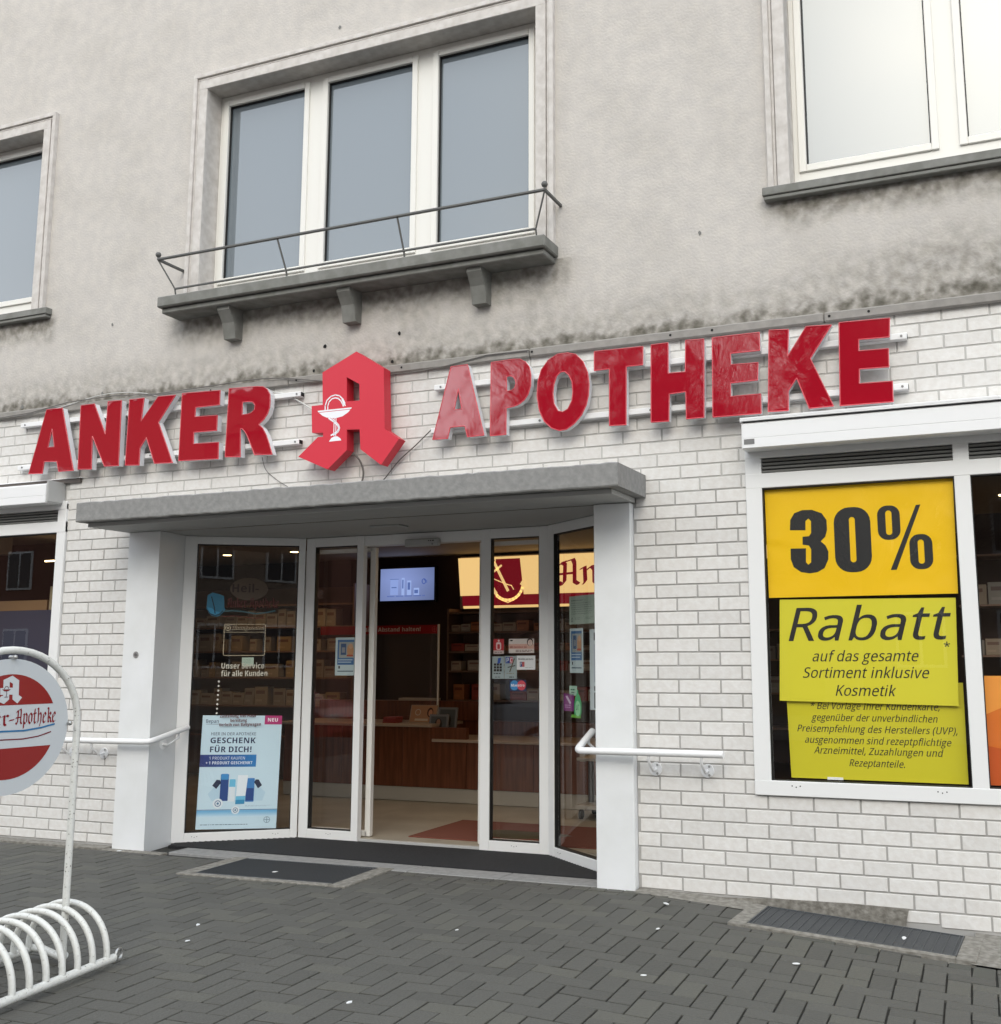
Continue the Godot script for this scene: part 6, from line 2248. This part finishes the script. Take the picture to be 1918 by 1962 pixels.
func build_street_side() -> void:
	car_shape("parked_car", "silver car parked at the kerb, mirrored in the glass right of the door", V(-7.4, -0.4, 9.6), M.car_silver)
	car_shape("parked_car", "red car parked behind the silver one, mirrored in the glass left of the door", V(-12.2, -0.4, 9.6), M.car_red)
	house("tall red-brown brick house mirrored in the letters A, N and K of ANKER", -52.0, -25.6, 25.0, 11.2, 12.2, M.house_brick)
	house("lower brick house mirrored in the lower half of the letter R", -25.5, -20.4, 25.0, 9.3, 10.2, M.house_brick)
	house("lowest brick house of the row, mirrored at the foot of APOTHEKE's first letter", -20.3, -16.0, 25.0, 7.6, 8.5, M.house_brick)
	house("narrow plastered house mirrored in the lower half of the last K", -5.4, -3.1, 25.0, 8.4, 9.4, M.house_plaster)
	house("long plastered house mirrored in the last E of the sign", -3.0, 24.0, 25.0, 11.4, 12.6, M.house_plaster)
	twig_r = RandomNumberGenerator.new()
	twig_r.seed = 99
	var wood := mk()
	var twigs := mk()
	grow(wood, twigs, Vector3.ZERO, Vector3.UP, 4.4, 0.24, 0)
	var proto := thing("bare_tree", "bare winter tree across the street, mirrored in the letters P and O", "tree", V(-9.4, -0.3, 19.5), 0.0, "bare trees across the street")
	obj("trunk", wood, M.bark, proto)
	var tw := obj("crown", twigs, M.bark, proto)
	var labels := ["bare winter tree across the street, mirrored in the letters T and H", "bare winter tree across the street, mirrored in the letter A of APOTHEKE", "taller bare tree behind, mirrored low in the right upper window"]
	var spots := [[-5.4, 18.6, 2.1, 1.0], [-12.4, 21.0, 4.0, 0.8], [-2.2, 23.0, 1.2, 1.25]]
	for i in 3:
		var c: Node3D = proto.duplicate()
		c.name = numbered("bare_tree")
		add_child(c)
		c.position = V(spots[i][0], -0.3, spots[i][1])
		c.rotation.y = spots[i][2]
		c.scale = Vector3.ONE * spots[i][3]
		c.set_meta("label", labels[i])

# ---------------------------------------------------------------- gratings, cables, litter
func grating(label: String, at: Vector3, turn: float, tilt: float, w: float, d: float, border: float, bars: int) -> void:
	var t := thing("cellar_grating", label, "grating", at, turn, "gratings in the pavement")
	var xf := Transform3D(Basis(Vector3.BACK, tilt), Vector3.ZERO)
	var st := mk()
	for m: Array in [[-border, -0.02, 0.0, d + border * 0.45], [w, -0.02, w + border, d + border * 0.45], [0.0, d, w, d + border * 0.45]]:
		bbox(st, V(m[0], -0.05, m[1]), V(m[2], 0.006, m[3]), 0.004, xf)
	obj("stone_frame", st, M.cement, t)
	st = mk()
	box(st, V(0, -0.06, 0), V(w, -0.018, d), xf)
	obj("shaft", st, M.dark_gap, t)
	st = mk()
	for m: Array in [[0.0, 0.0, 0.008, d], [w - 0.008, 0.0, w, d], [0.0, 0.0, w, 0.008], [0.0, d - 0.008, w, d]]:
		bbox(st, V(m[0], -0.02, m[1]), V(m[2], 0.007, m[3]), 0.001, xf)
	obj("steel_edge", st, M.grate_steel, t)
	for i in bars:
		st = mk()
		var x := w * (i + 0.5) / bars
		bbox(st, V(x - 0.0022, -0.016, 0.008), V(x + 0.0022, 0.005, d - 0.008), 0.0006, xf)
		obj("bar", st, M.grate_steel, t)
	st = mk()
	var n := int(d / 0.011)
	for i in n:
		var z := 0.008 + (d - 0.016) * (i + 0.5) / n
		box(st, V(0.008, -0.014, z - 0.0036), V(w - 0.008, 0.0015, z + 0.0036), xf)
	var fill := obj("cross_bars", st, M.grate_steel, t)
	fill.set_meta("kind", "stuff")

func cable(label: String, pts: Array, r: float, m: Material) -> void:
	var c := Curve3D.new()
	for i in pts.size():
		var p: Vector3 = pts[i]
		var a: Vector3 = pts[maxi(i - 1, 0)]
		var b: Vector3 = pts[mini(i + 1, pts.size() - 1)]
		c.add_point(p, (a - b) / 6.0, (b - a) / 6.0)
	var st := mk()
	tube(st, c.tessellate(4, 3), r, 6)
	tag(obj("cable", st, m), label, "cable", "loose cables round the sign")

func build_small_things() -> void:
	grating("dark steel cellar grating let into the paving in front of the doormat", V(-3.60, 0.004, 0.055), 0.03, 0.0, 0.99, 0.515, 0.11, 48)
	grating("dark steel cellar grating at the wall foot under the discount posters", V(-0.135, G(-0.135) + 0.008, 0.045), -0.05, -0.055, 1.01, 0.41, 0.09, 22)
	cable("thin cable sagging along the ledge above ANKER", [V(-6.2, 3.226, 0.05), V(-5.85, 3.242, 0.045), V(-5.47, 3.29, 0.045), V(-5.02, 3.297, 0.045), V(-4.59, 3.27, 0.045), V(-4.1, 3.28, 0.045), V(-3.78, 3.29, 0.045), V(-3.46, 3.275, 0.045), V(-3.10, 3.21, 0.06)], 0.004, M.cable)
	cable("second thin cable lying over the ledge left of the emblem", [V(-5.6, 3.25, 0.042), V(-5.2, 3.31, 0.042), V(-4.95, 3.315, 0.042), V(-4.7, 3.285, 0.042), V(-4.4, 3.20, 0.03)], 0.003, M.cable_white)
	cable("thin cable running from the emblem along the ledge above APO", [V(-2.58, 3.205, 0.05), V(-2.38, 3.205, 0.04), V(-2.165, 3.222, 0.04), V(-1.86, 3.262, 0.042), V(-1.56, 3.26, 0.042)], 0.004, M.cable)
	cable("grey cable hanging in a curve below the emblem to the canopy", [V(-2.85, 2.69, 0.06), V(-2.80, 2.63, 0.05), V(-2.777, 2.55, 0.04), V(-2.80, 2.47, 0.03), V(-2.83, 2.405, 0.03)], 0.0065, M.cable)
	cable("thin cable slanting from the letter A down to the canopy", [V(-2.26, 2.81, 0.03), V(-2.39, 2.71, 0.02), V(-2.51, 2.62, 0.02), V(-2.62, 2.505, 0.02), V(-2.72, 2.42, 0.02)], 0.004, M.cable)
	cable("thin wire hanging from the letter R to the canopy", [V(-3.622, 2.72, 0.03), V(-3.60, 2.63, 0.01), V(-3.50, 2.55, 0.008), V(-3.40, 2.49, 0.008), V(-3.33, 2.41, 0.01)], 0.0022, M.cable)
	cable("pale cable between the ANKER rail and the emblem", [V(-3.55, 3.18, 0.05), V(-3.45, 3.16, 0.04), V(-3.33, 3.10, 0.03), V(-3.16, 3.0, 0.06)], 0.0055, M.cable_white)
	# scraps on the pavement
	var k := 0
	for p: Array in [[-3.13, 0.011, 0.38, 0.016], [-1.412, 0.002, 1.229, 0.011], [-0.621, 0.006, 0.325, 0.03], [0.60, -0.068, 0.30, 0.03], [-1.267, 0.002, 2.386, 0.016], [-2.67, 0.002, 1.61, 0.018], [-2.5, 0.002, 1.88, 0.014], [-0.52, -0.01, 0.80, 0.015], [0.2, -0.05, 1.02, 0.018], [-4.6, 0.012, 0.16, 0.02], [-0.35, -0.02, 1.55, 0.012]]:
		var st := mk()
		var blob := ell(0, 0, p[3], p[3] * 0.45, 9)
		for i in blob.size():
			blob[i] *= rng.randf_range(0.7, 1.25)
		prism(st, blob, PackedVector2Array(), 0.0, 0.003, Transform3D(Basis(Vector3.UP, rng.randf() * 3.0) * Basis(Vector3.RIGHT, -PI / 2 + 0.08), V(p[0], p[1], p[2])))
		tag(obj("paper_scrap", st, M.white_paint), ["tiny white scrap on the entrance grating", "tiny white scrap on the paving before the doormat", "white splash of litter by the right pillar foot", "white scrap lying on the grating under the posters", "white scrap on the paving at the lower edge", "white scrap between bicycle stand and entrance grating", "white scrap near the bicycle stand ring", "small white scrap left of the right grating", "small white scrap below the right grating", "small white scrap at the wall foot left of the left pillar", "tiny white scrap in the middle of the right paving"][k], "litter")
		k += 1
